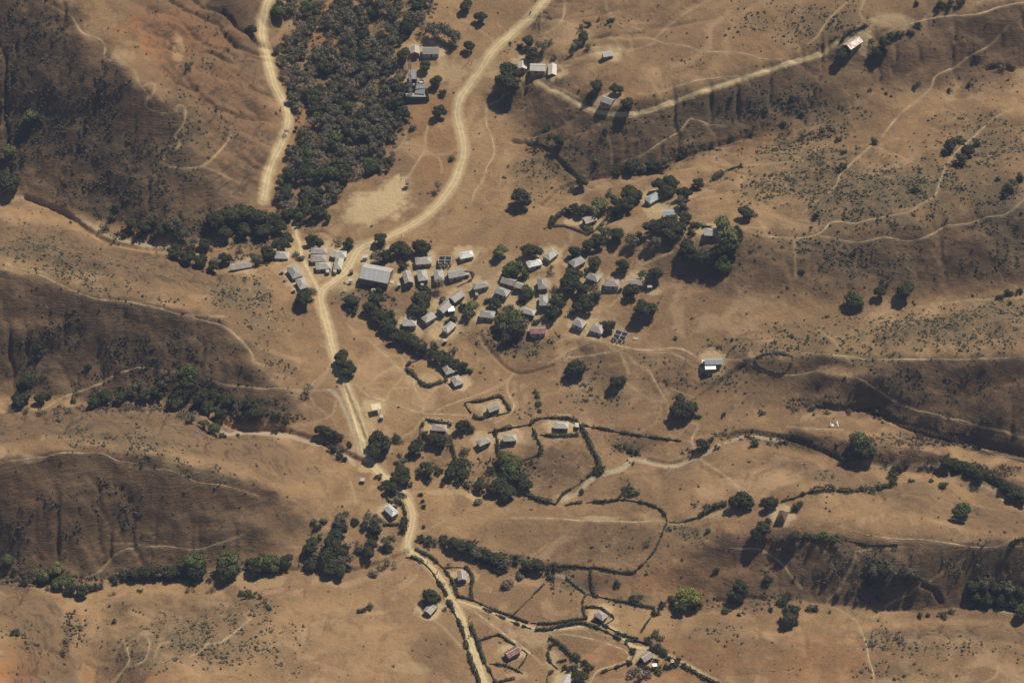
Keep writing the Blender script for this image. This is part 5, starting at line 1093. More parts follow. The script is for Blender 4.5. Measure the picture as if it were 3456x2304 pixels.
# the wood between the two roads: every tree on its own
def inside(x, y, P):
    c = False
    for (x1, y1), (x2, y2) in zip(P, P[1:] + P[:1]):
        if (y1 > y) != (y2 > y) and x < (x2 - x1) * (y - y1) / (y2 - y1) + x1: c = not c
    return c
wd = []; tries = 0
wr = random.Random(21)
while len(wd) < 300 and tries < 22000:
    tries += 1
    x = wr.uniform(612, 995); y = wr.uniform(-12, 508)
    if not inside(x, y, WOODP): continue
    if any(((x - a) / rx) ** 2 + ((y - b) / ry) ** 2 < 1 for a, b, rx, ry in WOODGAP): continue
    r = wr.uniform(8, 19)
    if any(math.hypot(x - a, (y - b) * 1.25) < (r + q) * .55 for a, b, q, _ in wd): continue
    dense = max(0, 1 - abs((x - (800 - (y - 100) * .32)) / 110))
    u = wr.random()
    kd = 'D' if u < .06 + .42 * (y > 380) + .14 * dense else ('O' if u < .72 else ('G' if u < .77 else 'B'))
    wd.append((x, y, r, kd))
WL = {'D': ('dark green tree among the crowded wood between the two dirt roads', 'dark trees of the wood'), 'O': ('olive grey half bare tree of the wood between the two dirt roads', 'half bare trees of the wood'),
      'G': ('brighter green tree inside the wood between the two dirt roads', 'green trees of the wood'), 'B': ('leafless grey tree inside the wood between the two dirt roads', 'leafless trees of the wood')}
for k in range(150):
    a = wr.choice(range(len(WOODP))); p, q = WOODP[a], WOODP[(a + 1) % len(WOODP)]; t = wr.random()
    x = p[0] + (q[0] - p[0]) * t + wr.gauss(0, 11) + (6 if p[0] > 800 else 0); y = p[1] + (q[1] - p[1]) * t + wr.gauss(0, 9)
    if x < 655 and y < 480: continue
    if 905 < x and 120 < y < 260: continue
    wd.append((x, y, wr.uniform(3, 8.5), wr.choice('OOBBD')))
wd.sort(key=lambda t: -t[2])
n_tree = sum(1 for p in plants if p[5] == 'tree')
print('trees', n_tree, 'bushes', len(plants) - n_tree)
NW = max(20, 298 - n_tree)
for x, y, r, kd in wd[:NW]: plant(x, y, r, kd, WL[kd][0], WL[kd][1], True)
# the smaller trees of the wood, past the three hundred largest: one object
merged([(x, y, r, kd, False) for x, y, r, kd in wd[NW:]], 'wood_trees', 'smaller trees and brush filling the wood between the two dirt roads', 'wood', 6)

# ------------------------------------------------------------------ hedges
m_hedge = leaf_mat('hedge_leaves', (.036, .040, .016), (.062, .062, .026), (.085, .074, .036)); m_brush = leaf_mat('brushwood', (.075, .060, .042), (.11, .085, .06))
HEDGES = [
 ('N',1.6,1.7,'h',[(840,330),(870,322),(1000,315),(1100,290),(1220,262),(1262,320),(1318,400),(1310,430),(1180,462),(1060,488),(985,500),(930,462)],'dark clipped hedge making a lone square around a small house'),
 ('N',1.4,1.6,'h',[(846,345),(875,395),(910,440)],'short left side of the square hedge around the small house'),
 ('N',1.6,1.8,'h',[(430,500),(500,528),(600,540),(705,570)],'hedge behind the red hip roofed house'),
 ('N',1.7,2.0,'h',[(405,545),(375,600),(368,700),(385,780)],'hedge down the left side of the red hip roofed house yard'),
 ('N',1.5,2.2,'h',[(690,720),(720,830),(745,930)],'hedge between the two yards below the red hip roof'),
 ('N',1.7,1.8,'h',[(1090,648),(1190,625),(1280,600),(1400,585),(1530,560)],'hedge along the top of the grey hip roof yard'),
 ('N',2.0,2.4,'h',[(1165,620),(1180,700),(1195,800),(1210,880)],'thick hedge left of the grey hedged hip roof'),
 ('N',1.8,2.2,'h',[(1560,590),(1600,690),(1640,770),(1658,850),(1560,900),(1430,945)],'curving hedge right and below the grey hedged hip roof'),
 ('N',1.7,1.9,'h',[(1540,565),(1570,520),(1650,495),(1800,488),(1950,500),(2040,530)],'arched hedge above the pale hip roof at the big field'),
 ('N',2.0,2.3,'h',[(2045,535),(2100,620),(2160,750),(2215,860),(2265,960),(2255,1050)],'long straight hedge down the right side of the big field'),
 ('N',1.7,1.7,'h',[(1640,668),(1750,680),(1900,680),(2050,672)],'hedge just below the pale hip roof at the big field'),
 ('N',1.5,1.6,'h',[(2190,1080),(2100,1150),(2000,1222),(1890,1290),(1830,1370),(1815,1400)],'hedge along the lower right edge of the big field'),
 ('N',3.0,2.4,'h',[(1810,1400),(1700,1372),(1600,1340),(1490,1300)],'very thick hedge closing the bottom of the big field'),
 ('N',.8,1.0,'h',[(2080,562),(2170,590),(2350,620)],'start of the thin long hedge right of the big field house'),
 ('O',1.1,1.3,'h',[(0,848),(150,875),(300,905),(450,930),(600,950),(750,970),(880,985)],'long thin hedge running right across the dry pasture'),
 ('N',1.2,1.4,'h',[(1900,1420),(1990,1400),(2085,1388)],'short hedge at the stream below the big field'),
 ('N',1.2,1.4,'h',[(2130,1390),(2240,1378),(2350,1380)],'hedge right of the stream gap below the big field'),
 ('S',1.4,1.5,'h',[(0,262),(130,262),(280,245),(430,260),(560,290),(660,332),(715,385),(742,455)],'hedge curving from the corner tree down to the field path'),
 ('S',.9,1.1,'h',[(757,463),(850,473),(950,450),(1040,425)],'low hedge above the field path right of the gate'),
 ('S',3.0,2.8,'b',[(1050,405),(1120,370),(1220,310),(1330,280)],'thick bushy hedge left of the two round field trees'),
 ('P',3.2,2.8,'b',[(65,1400),(180,1350),(330,1320),(480,1310)],'left half of the long bushy hedge above the thatched hut'),
 ('P',3.2,2.6,'b',[(500,1318),(620,1335),(775,1312)],'right half of the long bushy hedge above the thatched hut'),
 ('P',3.4,2.8,'b',[(815,1345),(900,1300),(1030,1275),(1090,1250)],'bushy hedge rising to the tall stream side trees'),
 ('S',1.0,1.2,'h',[(1870,270),(1940,245),(2010,235)],'short low hedge above the thatched hut gate'),
 ('S',.9,1.1,'h',[(735,480),(700,560),(660,660),(610,760),(545,835)],'thin hedge falling from the field gate towards the gully'),
 ('S',1.3,1.3,'h',[(545,835),(470,910),(395,968),(250,965),(120,935),(0,912)],'hedge along the bottom of the large brown field'),
 ('R',1.2,1.3,'h',[(1450,258),(1500,240),(1600,235),(1700,245),(1840,262)],'hedge at the lower left of the large brown field'),
 ('R',1.1,1.2,'h',[(1822,262),(1828,380),(1850,550)],'straight short hedge dropping below the large brown field'),
 ('R',.6,.9,'h',[(1300,440),(1200,540),(1080,660),(945,795)],'thin diagonal hedge between two dry plots'),
 ('R',1.0,1.2,'h',[(1545,370),(1650,462),(1765,545)],'hedge along the small gully above the dry plots'),
 ('R',1.0,1.2,'h',[(1770,560),(1738,620),(1735,700),(1760,800),(1790,825)],'curved hedge left of the hedged plot roof'),
 ('R',1.1,1.2,'h',[(1780,550),(1900,580),(2100,620),(2300,665)],'hedge above the pale plot right of the gully'),
 ('S',1.2,1.3,'h',[(300,1250),(450,1290),(620,1320)],'end of the hedge above the pale plot near the lime tree'),
 ('S',.8,1.0,'h',[(615,1330),(580,1410),(530,1480),(482,1560)],'thin hedge down the right side of the pale plot'),
 ('Q',1.5,1.6,'h',[(1520,835),(1600,880),(1700,930),(1780,1000),(1840,1058)],'hedge on the right of the lower road where it bends'),
 ('Q',1.5,1.6,'h',[(1848,1070),(1900,1140),(1955,1240),(1990,1350),(2010,1375)],'hedge between the lower road and the brown lane house'),
 ('Q',1.6,1.7,'h',[(1410,930),(1480,930),(1560,960),(1650,1030),(1720,1110),(1780,1210),(1840,1290),(1872,1370)],'long hedge on the left of the lower road'),
 ('R',1.9,1.8,'h',[(200,620),(250,700),(300,800),(350,900),(390,1020),(420,1150),(450,1250)],'thick hedge left of the road below the lane fork'),
 ('R',1.8,1.8,'h',[(455,1262),(490,1370),(540,1470),(570,1590)],'thick hedge left of the road at the bottom edge'),
 ('R',2.0,1.9,'h',[(460,890),(500,1000),(545,1080),(585,1220),(640,1350),(700,1450),(760,1590)],'thick hedge right of the road down to the bottom edge'),
 ('R',.9,1.1,'h',[(165,258),(280,250),(400,255)],'thin hedge above the brown lane house'),
 ('R',1.5,1.6,'h',[(400,240),(460,300),(490,380),(470,480),(480,600)],'hedge right of the brown lane house'),
 ('R',1.2,1.3,'h',[(320,575),(450,605),(600,670),(750,740),(900,790),(1000,830),(1120,875)],'hedge along the upper side of the branching lane'),
 ('R',1.2,1.3,'h',[(1148,878),(1300,888),(1450,875),(1600,850),(1785,825)],'hedge above the middle of the branching lane'),
 ('R',.8,1.0,'h',[(600,712),(710,760)],'scrappy short hedge below the branching lane start'),
 ('R',1.0,1.1,'h',[(750,782),(860,832)],'first short hedge piece below the branching lane'),
 ('R',1.0,1.1,'h',[(920,862),(1025,905)],'second short hedge piece below the branching lane'),
 ('R',1.4,1.3,'h',[(1045,910),(1152,942)],'third and thickest hedge piece below the branching lane'),
 ('R',1.6,1.4,'h',[(1200,952),(1350,948),(1500,912),(1650,882),(1750,885),(1900,932),(2050,1002),(2165,1070)],'arched hedge below the middle of the branching lane'),
 ('R',1.4,1.4,'h',[(1830,850),(1950,892),(2050,942),(2200,1022),(2350,1050)],'hedge on the upper side of the lane near the hedged plot roof'),
 ('R',1.2,1.3,'h',[(1760,700),(1880,700),(1960,722),(2000,762),(2085,812),(2070,850),(1990,895)],'hedge around the back of the hedged plot roof'),
 ('R',1.0,1.2,'h',[(565,1080),(680,1040),(790,1015),(870,1070),(975,1132)],'angled hedge above the dark red roofed house'),
 ('R',.8,1.0,'h',[(1040,1180),(1105,1222),(1070,1310),(1010,1390)],'thin fence hedge around the pale drying yard'),
 ('R',1.0,1.2,'h',[(680,1340),(850,1360),(950,1400),(1055,1450)],'hedge below the dark red roofed house'),
 ('R',1.2,1.2,'h',[(770,1560),(850,1530),(965,1508)],'short hedge at the bottom below the pale plot'),
 ('R',2.0,1.6,'h',[(1355,1045),(1450,1100),(1540,1180),(1620,1260),(1750,1330),(1860,1395)],'broad diagonal hedge beside the bottom garden'),
 ('R',1.7,1.5,'h',[(1420,1100),(1362,1150),(1340,1230),(1370,1320),(1450,1395)],'curved hedge on the left of the bottom garden'),
 ('R',.8,1.0,'h',[(1440,1325),(1550,1300)],'tiny cross hedge inside the bottom garden'),
 ('R',1.3,1.4,'h',[(1405,1418),(1340,1470),(1330,1540),(1370,1600)],'hedge left of the cut off bottom roof'),
 ('R',1.3,1.3,'h',[(1940,1440),(2060,1400),(2200,1350),(2270,1320)],'hedge left of the shady compound'),
 ('T',1.2,1.3,'h',[(40,995),(200,1005),(320,1040)],'hedge above the shady compound along the lane'),
 ('T',1.2,1.3,'h',[(40,1015),(95,1100),(150,1180),(100,1300)],'hedge down the left of the shady compound'),
 ('T',1.4,1.3,'h',[(0,918),(100,952),(212,970)],'last piece of hedge above the lane by the shady compound'),
 ('T',1.8,1.4,'h',[(840,1350),(950,1410),(1050,1470),(1180,1530),(1330,1590)],'hedge below the lane at its right end'),
 ('T',1.4,1.4,'h',[(420,1080),(520,1160),(620,1235),(700,1262)],'hedge between the shady compound and the lane'),
 ('O',1.1,1.3,'w',[(1620,160),(1700,130),(1800,112),(1900,125),(1985,150),(1975,220),(1920,290),(1850,318),(1760,292),(1680,262),(1625,212),(1612,175)],'round brushwood pen standing in the dry scrub'),
 ('H',3.2,2.4,'h',[(10,690),(60,640),(110,590),(180,540)],'thick dark hedge left of the brown terrace roof'),
 ('H',1.2,1.3,'w',[(60,712),(180,705),(300,742),(430,792)],'low hedge bank below the brown terrace roof'),
 ('H',1.8,1.8,'h',[(440,800),(540,750),(620,680)],'hedge climbing right of the brown terrace roof'),
 ('H',1.4,1.5,'h',[(660,690),(730,650),(800,615)],'short hedge below the terrace tree group'),
 ('H',1.6,1.8,'h',[(2120,705),(2190,780),(2185,870),(2120,940)],'right arc of the ring hedge around the knoll yard'),
 ('H',1.2,1.4,'h',[(1740,710),(1850,722)],'short hedge behind the knoll house'),
 ('M',2.6,1.8,'h',[(1240,470),(1330,540),(1400,620),(1480,672),(1600,640),(1710,605)],'thick hedge around the sunken garden left of the brown hip roof'),
 ('M',2.2,1.6,'h',[(1255,440),(1300,400),(1370,385)],'upper left hedge of the sunken garden'),
 ('G',1.6,1.3,'w',[(660,440),(740,450),(775,490),(745,560),(640,610),(560,650)],'curved brushwood fence round the pale long roof yard'),
 ('Q',1.0,1.2,'h',[(1190,240),(1210,290),(1262,322)],'small curved hedge above the white roadside roof'),
 ('Q',1.6,1.9,'h',[(1375,345),(1400,420),(1412,490)],'hedge between the white roadside roof and the road'),
 ('Q',1.1,1.3,'h',[(1150,560),(1240,565),(1330,558)],'short hedge below the white roadside roof'),
 ('D',1.4,1.5,'h',[(895,330),(950,262),(1020,232),(1112,198)],'ragged hedge above the red patched roof'),
 ('C',3.2,2.4,'h',[(1640,1430),(1720,1375),(1800,1330),(1892,1305)],'thick tapering hedge below the smooth terrace field'),
 ('U',1.0,1.2,'h',[(620,152),(750,180),(900,195),(1100,196)],'thin hedge along the top of the lower right slope'),
 ('U',2.0,1.8,'h',[(2210,245),(2240,165),(2290,140),(2380,128)],'thick hedge at the right edge above the slope'),
]
def hedge(c, w, h, kd, P, label, idx):
    pts_ = curve(c, P); rs = np.random.default_rng(3000 + idx)
    G = []
    for k, p in enumerate(pts_):
        q = ground(p[0], p[1], h * .5)
        if not G or (q - G[-1]).length > .4: G.append(q)
    if len(G) < 2: return
    seg = [(G[i], G[i + 1]) for i in range(len(G) - 1) if (G[i + 1] - G[i]).length < 14]
    if not seg: return
    o = seg[0][0]
    V = []; F = []; nb = 0
    lengths = np.array([(b - a).length for a, b in seg]); tot = lengths.sum()
    dens = 26 if kd == 'h' else 20
    cnt = int(tot * dens * (w * .6 + .5)); cum = np.concatenate([[0], np.cumsum(lengths)])
    s = rs.random(cnt) * tot; k = np.clip(np.searchsorted(cum, s) - 1, 0, len(seg) - 1); f = (s - cum[k]) / lengths[k]
    A = np.array([list(a) for a, b in seg]); B = np.array([list(b) for a, b in seg])
    C = A[k] + (B[k] - A[k]) * f[:, None]; T = (B - A)[k]; T[:, 2] = 0; T /= np.linalg.norm(T, axis=1)[:, None] + 1e-9
    Nn = np.stack([-T[:, 1], T[:, 0], np.zeros(cnt)], 1)
    prof = .45 + .95 * fbm(s / 1.5, s * 0 + idx, 3, idx); gap = fbm(s / 5, s * 0 + 7 + idx, 2, idx + 3)
    prof = prof * np.clip((gap - .29) * 8, .15, 1)
    if kd == 'b': prof *= .75 + .6 * vnoise(s / 1.3, s * 0, idx)
    ang = rs.random(cnt) * math.pi; rad = (.55 + .45 * rs.random(cnt) ** .5) * prof
    spr = rs.random(cnt) < .07; rad = np.where(spr, rad * (1.1 + .8 * rs.random(cnt)), rad)
    off = Nn * (np.cos(ang) * rad * w / 2)[:, None]; up = np.sin(ang) * rad * h * (1 if kd != 'w' else .8)
    Pp = C + off; Pp[:, 2] += up + .05
    sz = (.26 if kd != 'b' else .30) * (.6 + .8 * rs.random(cnt))[:, None]
    d = off / (w + .01) + np.stack([np.zeros(cnt), np.zeros(cnt), np.sin(ang)], 1) + rs.normal(size=(cnt, 3)) * .5
    d /= np.linalg.norm(d, axis=1)[:, None]
    t = np.cross(d, rs.normal(size=(cnt, 3))); t /= np.linalg.norm(t, axis=1)[:, None] + 1e-9; b = np.cross(d, t)
    Vv = np.stack([Pp - t * sz, Pp - b * sz * .8 + d * sz * .2, Pp + t * sz, Pp + b * sz * .8 + d * sz * .2], 1).reshape(-1, 3)
    Ff = np.arange(cnt * 4).reshape(-1, 4)
    # woody core
    CV = []; CF = []
    for a, b2 in seg:
        dd = (b2 - a); dd.z = 0
        if dd.length < .05: continue
        dd.normalize(); nn = Vector((-dd.y, dd.x, 0)) * w * .18; n0 = len(CV)
        hh = h * .32
        CV += [a - nn, a + nn, a + nn * .5 + Vector((0, 0, hh)), a - nn * .5 + Vector((0, 0, hh)), b2 - nn, b2 + nn, b2 + nn * .5 + Vector((0, 0, hh)), b2 - nn * .5 + Vector((0, 0, hh))]
        CF += [(n0, n0 + 4, n0 + 7, n0 + 3), (n0 + 3, n0 + 7, n0 + 6, n0 + 2), (n0 + 2, n0 + 6, n0 + 5, n0 + 1)]
    Vv = np.concatenate([Vv, np.array([list(v) for v in CV])]); Ff = np.concatenate([Ff, np.array(CF) + cnt * 4])
    me = raw_mesh('hedge', Vv - np.array(list(o)), Ff, m_brush if kd == 'w' else (LM['D'] if kd == 'b' else m_hedge))
    ob = bpy.data.objects.new('brush_fence' if kd == 'w' else 'hedge', me); ob.location = o; COL.objects.link(ob)
    tag(ob, label, 'brush fence' if kd == 'w' else 'hedge', 'brushwood fences' if kd == 'w' else 'hedges around plots and lanes')
for k, (c, w, h, kd, P, lb) in enumerate(HEDGES): hedge(c, w, h, kd, P, lb, k)

# ------------------------------------------------------------------ scrub: uncountable dry bushes over the hills
rs = np.random.default_rng(77)
vis = (PXV > -40) & (PXV < 2392) & (PYV > -40) & (PYV < 1608)
den = np.clip(V_scr, 0, 1) * .22 + np.clip(V_drk, 0, 1) * .30 + np.clip(V_brn, 0, 1) * .012 + .0022 + .010 * np.clip(steep, 0, 1) * (fbm(X2 / 8, Y2 / 8, 3, 91) > .52)
den = den * (.25 + 1.6 * (fbm(X2 / 5, Y2 / 5, 3, 61) > .47)) * (1 - np.clip(V_bare * 2.5, 0, 1)) * vis
sel = rs.random(den.shape) < den
jj, ii = np.nonzero(sel)
print('scrub', len(jj))
def tufts(name, idx, label, m, rmin, rmax, nl, up):
    J, I = jj[idx], ii[idx]; n_ = len(J)
    Bx = np.stack([X2[J, I] + rs.uniform(-.3, .3, n_), Y2[J, I] + rs.uniform(-.3, .3, n_), Z[J, I]], 1)
    r = rs.uniform(rmin, rmax, n_) * (.55 + .5 * rs.random(n_) + .5 * rs.random(n_) ** 4)
    k = np.repeat(np.arange(n_), nl); c_ = len(k)
    d = rs.normal(size=(c_, 3)); d[:, 2] = np.abs(d[:, 2]) * up; d /= np.linalg.norm(d, axis=1)[:, None]
    P = Bx[k] + d * (r[k] * (.35 + .65 * rs.random(c_)))[:, None]
    t = np.cross(d, rs.normal(size=(c_, 3))); t /= np.linalg.norm(t, axis=1)[:, None] + 1e-9; b = np.cross(d, t); s = (r[k] * .42)[:, None]
    V = np.stack([P - t * s, P - b * s * .8, P + t * s, P + b * s * .8 + d * s * .3], 1).reshape(-1, 3)
    o = bpy.data.objects.new(name, raw_mesh(name, V, np.arange(c_ * 4).reshape(-1, 4), m)); COL.objects.link(o)
    tag(o, label, 'scrub', kind='stuff')
dk = V_drk[jj, ii] > .25; pk = rs.random(len(jj))
tufts('scrub', np.nonzero(~dk)[0], 'low grey green dry bushes dotted over the grass hillsides', LM['S'], .22, .85, 14, 1.3)
tufts('thicket', np.nonzero(dk)[0], 'dark low brush covering the steep banks and gully floors', LM['K'], .3, 1.0, 12, 1.2)
# ------------------------------------------------------------------ phone mast, its compound and solar arrays
m_red = wall_mat('mast_red', (.42, .07, .05), (.34, .06, .045)); m_white = wall_mat('mast_white', (.70, .70, .68), (.58, .58, .56)); m_steel = wall_mat('galvanised_steel', (.42, .43, .44), (.32, .33, .34))
m_panel = wall_mat('solar_cells', (.17, .18, .20), (.21, .22, .24)); m_panel.node_tree.nodes['Principled BSDF'].inputs['Roughness'].default_value = .25
m_slab = wall_mat('concrete_slab', (.34, .32, .27), (.26, .25, .21)); m_fence = wall_mat('dark_mesh_fence', (.06, .08, .065), (.09, .10, .08)); m_blue = wall_mat('blue_plastic', (.12, .22, .42), (.10, .18, .36))
def wpt(c, x, y, lift=0): return ground(*W(c, x, y), lift)
mb_ = wpt('V', 560, 1275)
mast = empty('phone_mast', mb_); tag(mast, 'tall red and white lattice phone mast beside the solar panels', 'phone mast')
MH = 27.0
for s_ in range(9):
    z0, z1 = MH * s_ / 9, MH * (s_ + 1) / 9; m = MB()
    h0, h1 = .85 * (1 - .62 * z0 / MH), .85 * (1 - .62 * z1 / MH); cs = [(-1, -1), (1, -1), (1, 1), (-1, 1)]
    for k in range(4):
        a, b = cs[k], cs[(k + 1) % 4]
        m.tube((a[0] * h0, a[1] * h0, z0 - (.5 if s_ == 0 else 0)), (a[0] * h1, a[1] * h1, z1), .12, .12, 4)
        for q in range(2):
            f0, f1 = q / 2, (q + 1) / 2; g0_, g1_ = h0 + (h1 - h0) * f0, h0 + (h1 - h0) * f1; y0_, y1_ = z0 + (z1 - z0) * f0, z0 + (z1 - z0) * f1
            if q % 2: a2, b2 = b, a
            else: a2, b2 = a, b
            m.tube((a2[0] * g0_, a2[1] * g0_, y0_), (b2[0] * g1_, b2[1] * g1_, y1_), .07, .07, 4)
            m.tube((a[0] * g0_, a[1] * g0_, y0_), (b[0] * g0_, b[1] * g0_, y0_), .065, .065, 4)
    m.build('mast_section', m_red if s_ % 2 == 0 else m_white, mast)
for k, (a, z) in enumerate(((0.4, 20.5), (2.5, 20.5), (4.6, 20.5), (1.0, 17.5), (3.4, 17.2))):
    p = Vector((math.cos(a) * 1.0, math.sin(a) * 1.0, z)); m = MB(); m.box(p.x - .16, p.x + .16, p.y - .12, p.y + .12, z - 1.0, z + 1.0)
    m.tube((math.cos(a) * .3, math.sin(a) * .3, z), p, .04, .04, 4); m.build('panel_antenna', m_white, mast)
for z, a in ((15.0, 5.2), (13.2, 0.2)):
    m = MB(); c0 = Vector((math.cos(a) * .9, math.sin(a) * .9, z)); d_ = Vector((math.cos(a), math.sin(a), 0)); m.tube(c0, c0 + d_ * .25, .55, .3, 12); m.build('dish_antenna', m_white, mast)
MB().tube((-.3, 0, MH - .4), (-.3, 0, MH + 2.6), .05, .03, 5).build('top_antenna', m_white, mast)
MB().tube((.9, 0, MH - 5), (.9, 0, MH - .6), .05, .03, 5).build('top_antenna', m_white, mast)
MB().box(-1.3, 1.3, -1.3, 1.3, -.8, .15).build('footing', m_slab, mast)
MB().box(-1.9, -1.1, -.3, .5, -.2, 1.5).build('equipment_cabinet', m_white, mast)

def array(name, c, corners, base, label, nx, ny, tilt=.35):
    P = [Vector(at_z(*W(c, *q), ground(*W(c, *corners[0])).z + base)[:2]) for q in corners]
    a, b, d = P[0], P[1], P[3]; u = (b - a); v = (a - d); L, H_ = u.length, v.length; u.normalize(); ctr = (P[0] + P[2]) / 2
    root = empty(name, (ctr.x, ctr.y, height(ctr.x, ctr.y)), math.atan2(u.y, u.x)); tag(root, label, 'solar array', 'solar arrays of the phone mast')
    n0 = 0
    for i in range(nx):
        for j in range(ny):
            x0 = -L / 2 + L * i / nx + .05; x1 = -L / 2 + L * (i + 1) / nx - .05; y0 = -H_ / 2 + H_ * j / ny + .05; y1 = -H_ / 2 + H_ * (j + 1) / ny - .05
            zz = lambda y: base + .4 + (y + H_ / 2) * tilt
            f = MB(); f.slab([(x0, y0, zz(y0)), (x1, y0, zz(y0)), (x1, y1, zz(y1)), (x0, y1, zz(y1))], .05); fr = f.build('solar_panel', m_steel, root)
            k = MB(); k.slab([(x0 + .13, y0 + .13, zz(y0 + .13) + .012), (x1 - .13, y0 + .13, zz(y0 + .13) + .012), (x1 - .13, y1 - .13, zz(y1 - .13) + .012), (x0 + .13, y1 - .13, zz(y1 - .13) + .012)], .01); k.build('cells', m_panel, fr)
    for i in (-1, 1):
        for j in (-1, 1): MB().tube((i * L * .42, j * H_ * .4, -1), (i * L * .42, j * H_ * .4, base + .3 + (j * H_ * .4 + H_ / 2) * tilt), .07, .07, 5).build('leg', m_steel, root)
array('solar_array', 'V', [(648, 1055), (862, 1070), (905, 1215), (705, 1205)], 1.0, 'grid of eight wide solar panels right of the foot of the mast', 4, 4)
array('solar_array', 'V', [(490, 745), (650, 740), (720, 890), (540, 900)], 3.2, 'raised solar panel deck behind the mast on tall legs', 3, 3, .2)
def compound(c, P, h, label, mwall):
    G = [wpt(c, *p, h) for p in P]; o = G[0]; root = empty('compound', o); tag(root, label, 'fenced compound')
    zt = max(g.z for g in G) + h
    for a, b in zip(G, G[1:] + G[:1]):
        m = MB(); d = (b - a); d.z = 0; d.normalize(); nn = Vector((-d.y, d.x, 0)) * .06; a2, b2 = a - o, b - o
        zb = min(a.z, b.z) - o.z - .4; z1 = zt - o.z
        V = [(p.x, p.y, z) for z in (zb, z1) for p in (a2 - nn, b2 - nn, b2 + nn, a2 + nn)]
        m.add(V, [(3, 2, 1, 0), (4, 5, 6, 7), (0, 1, 5, 4), (1, 2, 6, 5), (2, 3, 7, 6), (3, 0, 4, 7)]); m.build('wall', mwall, root)
    fl = MB(); fl.slab([(g.x - o.x, g.y - o.y, max(q.z for q in G) - o.z + .12) for g in G], .8); fl.build('yard_slab', m_slab, root)
compound('V', [(412, 1185), (460, 1365), (968, 1322), (900, 1100)], 1.9, 'rectangular green fenced compound at the foot of the phone mast', m_fence)
compound('V', [(480, 905), (500, 1100), (690, 1050), (700, 890)], 2.2, 'dark walled enclosure under the raised solar deck', m_fence)
o = wpt('V', 800, 970); t_ = empty('water_tank', o); tag(t_, 'low round cement tank with open top beside the mast compound', 'water tank')
m = MB(); n_ = 16
V = []; F = []
for r_, z_ in ((1.5, -.5), (1.5, .9), (1.3, .9), (1.3, .2)):
    for k in range(n_): V.append((r_ * math.cos(6.2832 * k / n_), r_ * math.sin(6.2832 * k / n_), z_))
for i in range(3):
    for k in range(n_): F.append((i * n_ + k, i * n_ + (k + 1) % n_, (i + 1) * n_ + (k + 1) % n_, (i + 1) * n_ + k))
F.append(tuple(3 * n_ + k for k in range(n_))); m.add(V, F); m.build('rim_wall', WMT['block'], t_)

# ------------------------------------------------------------------ poles
def pole(c, x, y, h, label):
    g = wpt(c, x, y); r_ = empty('utility_pole', g); tag(r_, label, 'utility pole')
    MB().tube((0, 0, -.4), (0, 0, h), .15, .10, 8).build('post', WMT['block'], r_); MB().box(-.7, .7, -.05, .05, h - .6, h - .45).build('crossarm', m_bark, r_)
pole('B', 1607, 492, 8.0, 'pale utility pole under the tree right of the mast sheds')
pole('I', 1818, 1470, 7.0, 'thin utility pole on the path left of the dazzling canopy')
pole('A', 1255, 80, 6.0, 'thin pole on the crest above the orange hillside')
# leaning posts in the field above the ridge road
for k, (x, y, w_) in enumerate(((710, 615, 'leftmost'), (753, 612, 'middle'), (885, 615, 'rightmost'))):
    g = wpt('C', x, y); m = MB(); m.tube((0, 0, -.3), (.25, .1, 2.6), .08, .05, 6); ob = m.build('post', m_bark); ob.location = g; tag(ob, w_ + ' of three thin wooden posts in the field above the rust striped house', 'post', 'wooden posts in the top field')

# ------------------------------------------------------------------ people
m_skin = wall_mat('brown_skin', (.10, .055, .035), (.085, .045, .03)); m_hair = wall_mat('black_hair', (.012, .01, .01), (.02, .015, .012))
CL = {k: wall_mat(k + '_cloth', v, tuple(x * .75 for x in v)) for k, v in {'white': (.65, .63, .6), 'red': (.40, .07, .06), 'blue': (.08, .13, .30), 'dark': (.04, .04, .05), 'yellow': (.5, .38, .10), 'tan': (.30, .22, .14), 'grey': (.2, .2, .22)}.items()}
def skin_obj(name, V, E, Rr, m, root=0):
    me = bpy.data.meshes.new(name); me.from_pydata(V, E, []); o = bpy.data.objects.new(name, me); COL.objects.link(o)
    sk = o.modifiers.new('s', 'SKIN'); 
    for v, r_ in zip(me.skin_vertices[0].data, Rr): v.radius = (r_, r_)
    me.skin_vertices[0].data[root].use_root = True
    ss = o.modifiers.new('u', 'SUBSURF'); ss.levels = 1; ss.render_levels = 1
    bpy.context.view_layer.update(); dg = bpy.context.evaluated_depsgraph_get()
    me2 = bpy.data.meshes.new_from_object(o.evaluated_get(dg)); me2.name = name; me2.materials.clear(); me2.materials.append(m)
    for p in me2.polygons: p.use_smooth = True
    bpy.data.objects.remove(o); return me2
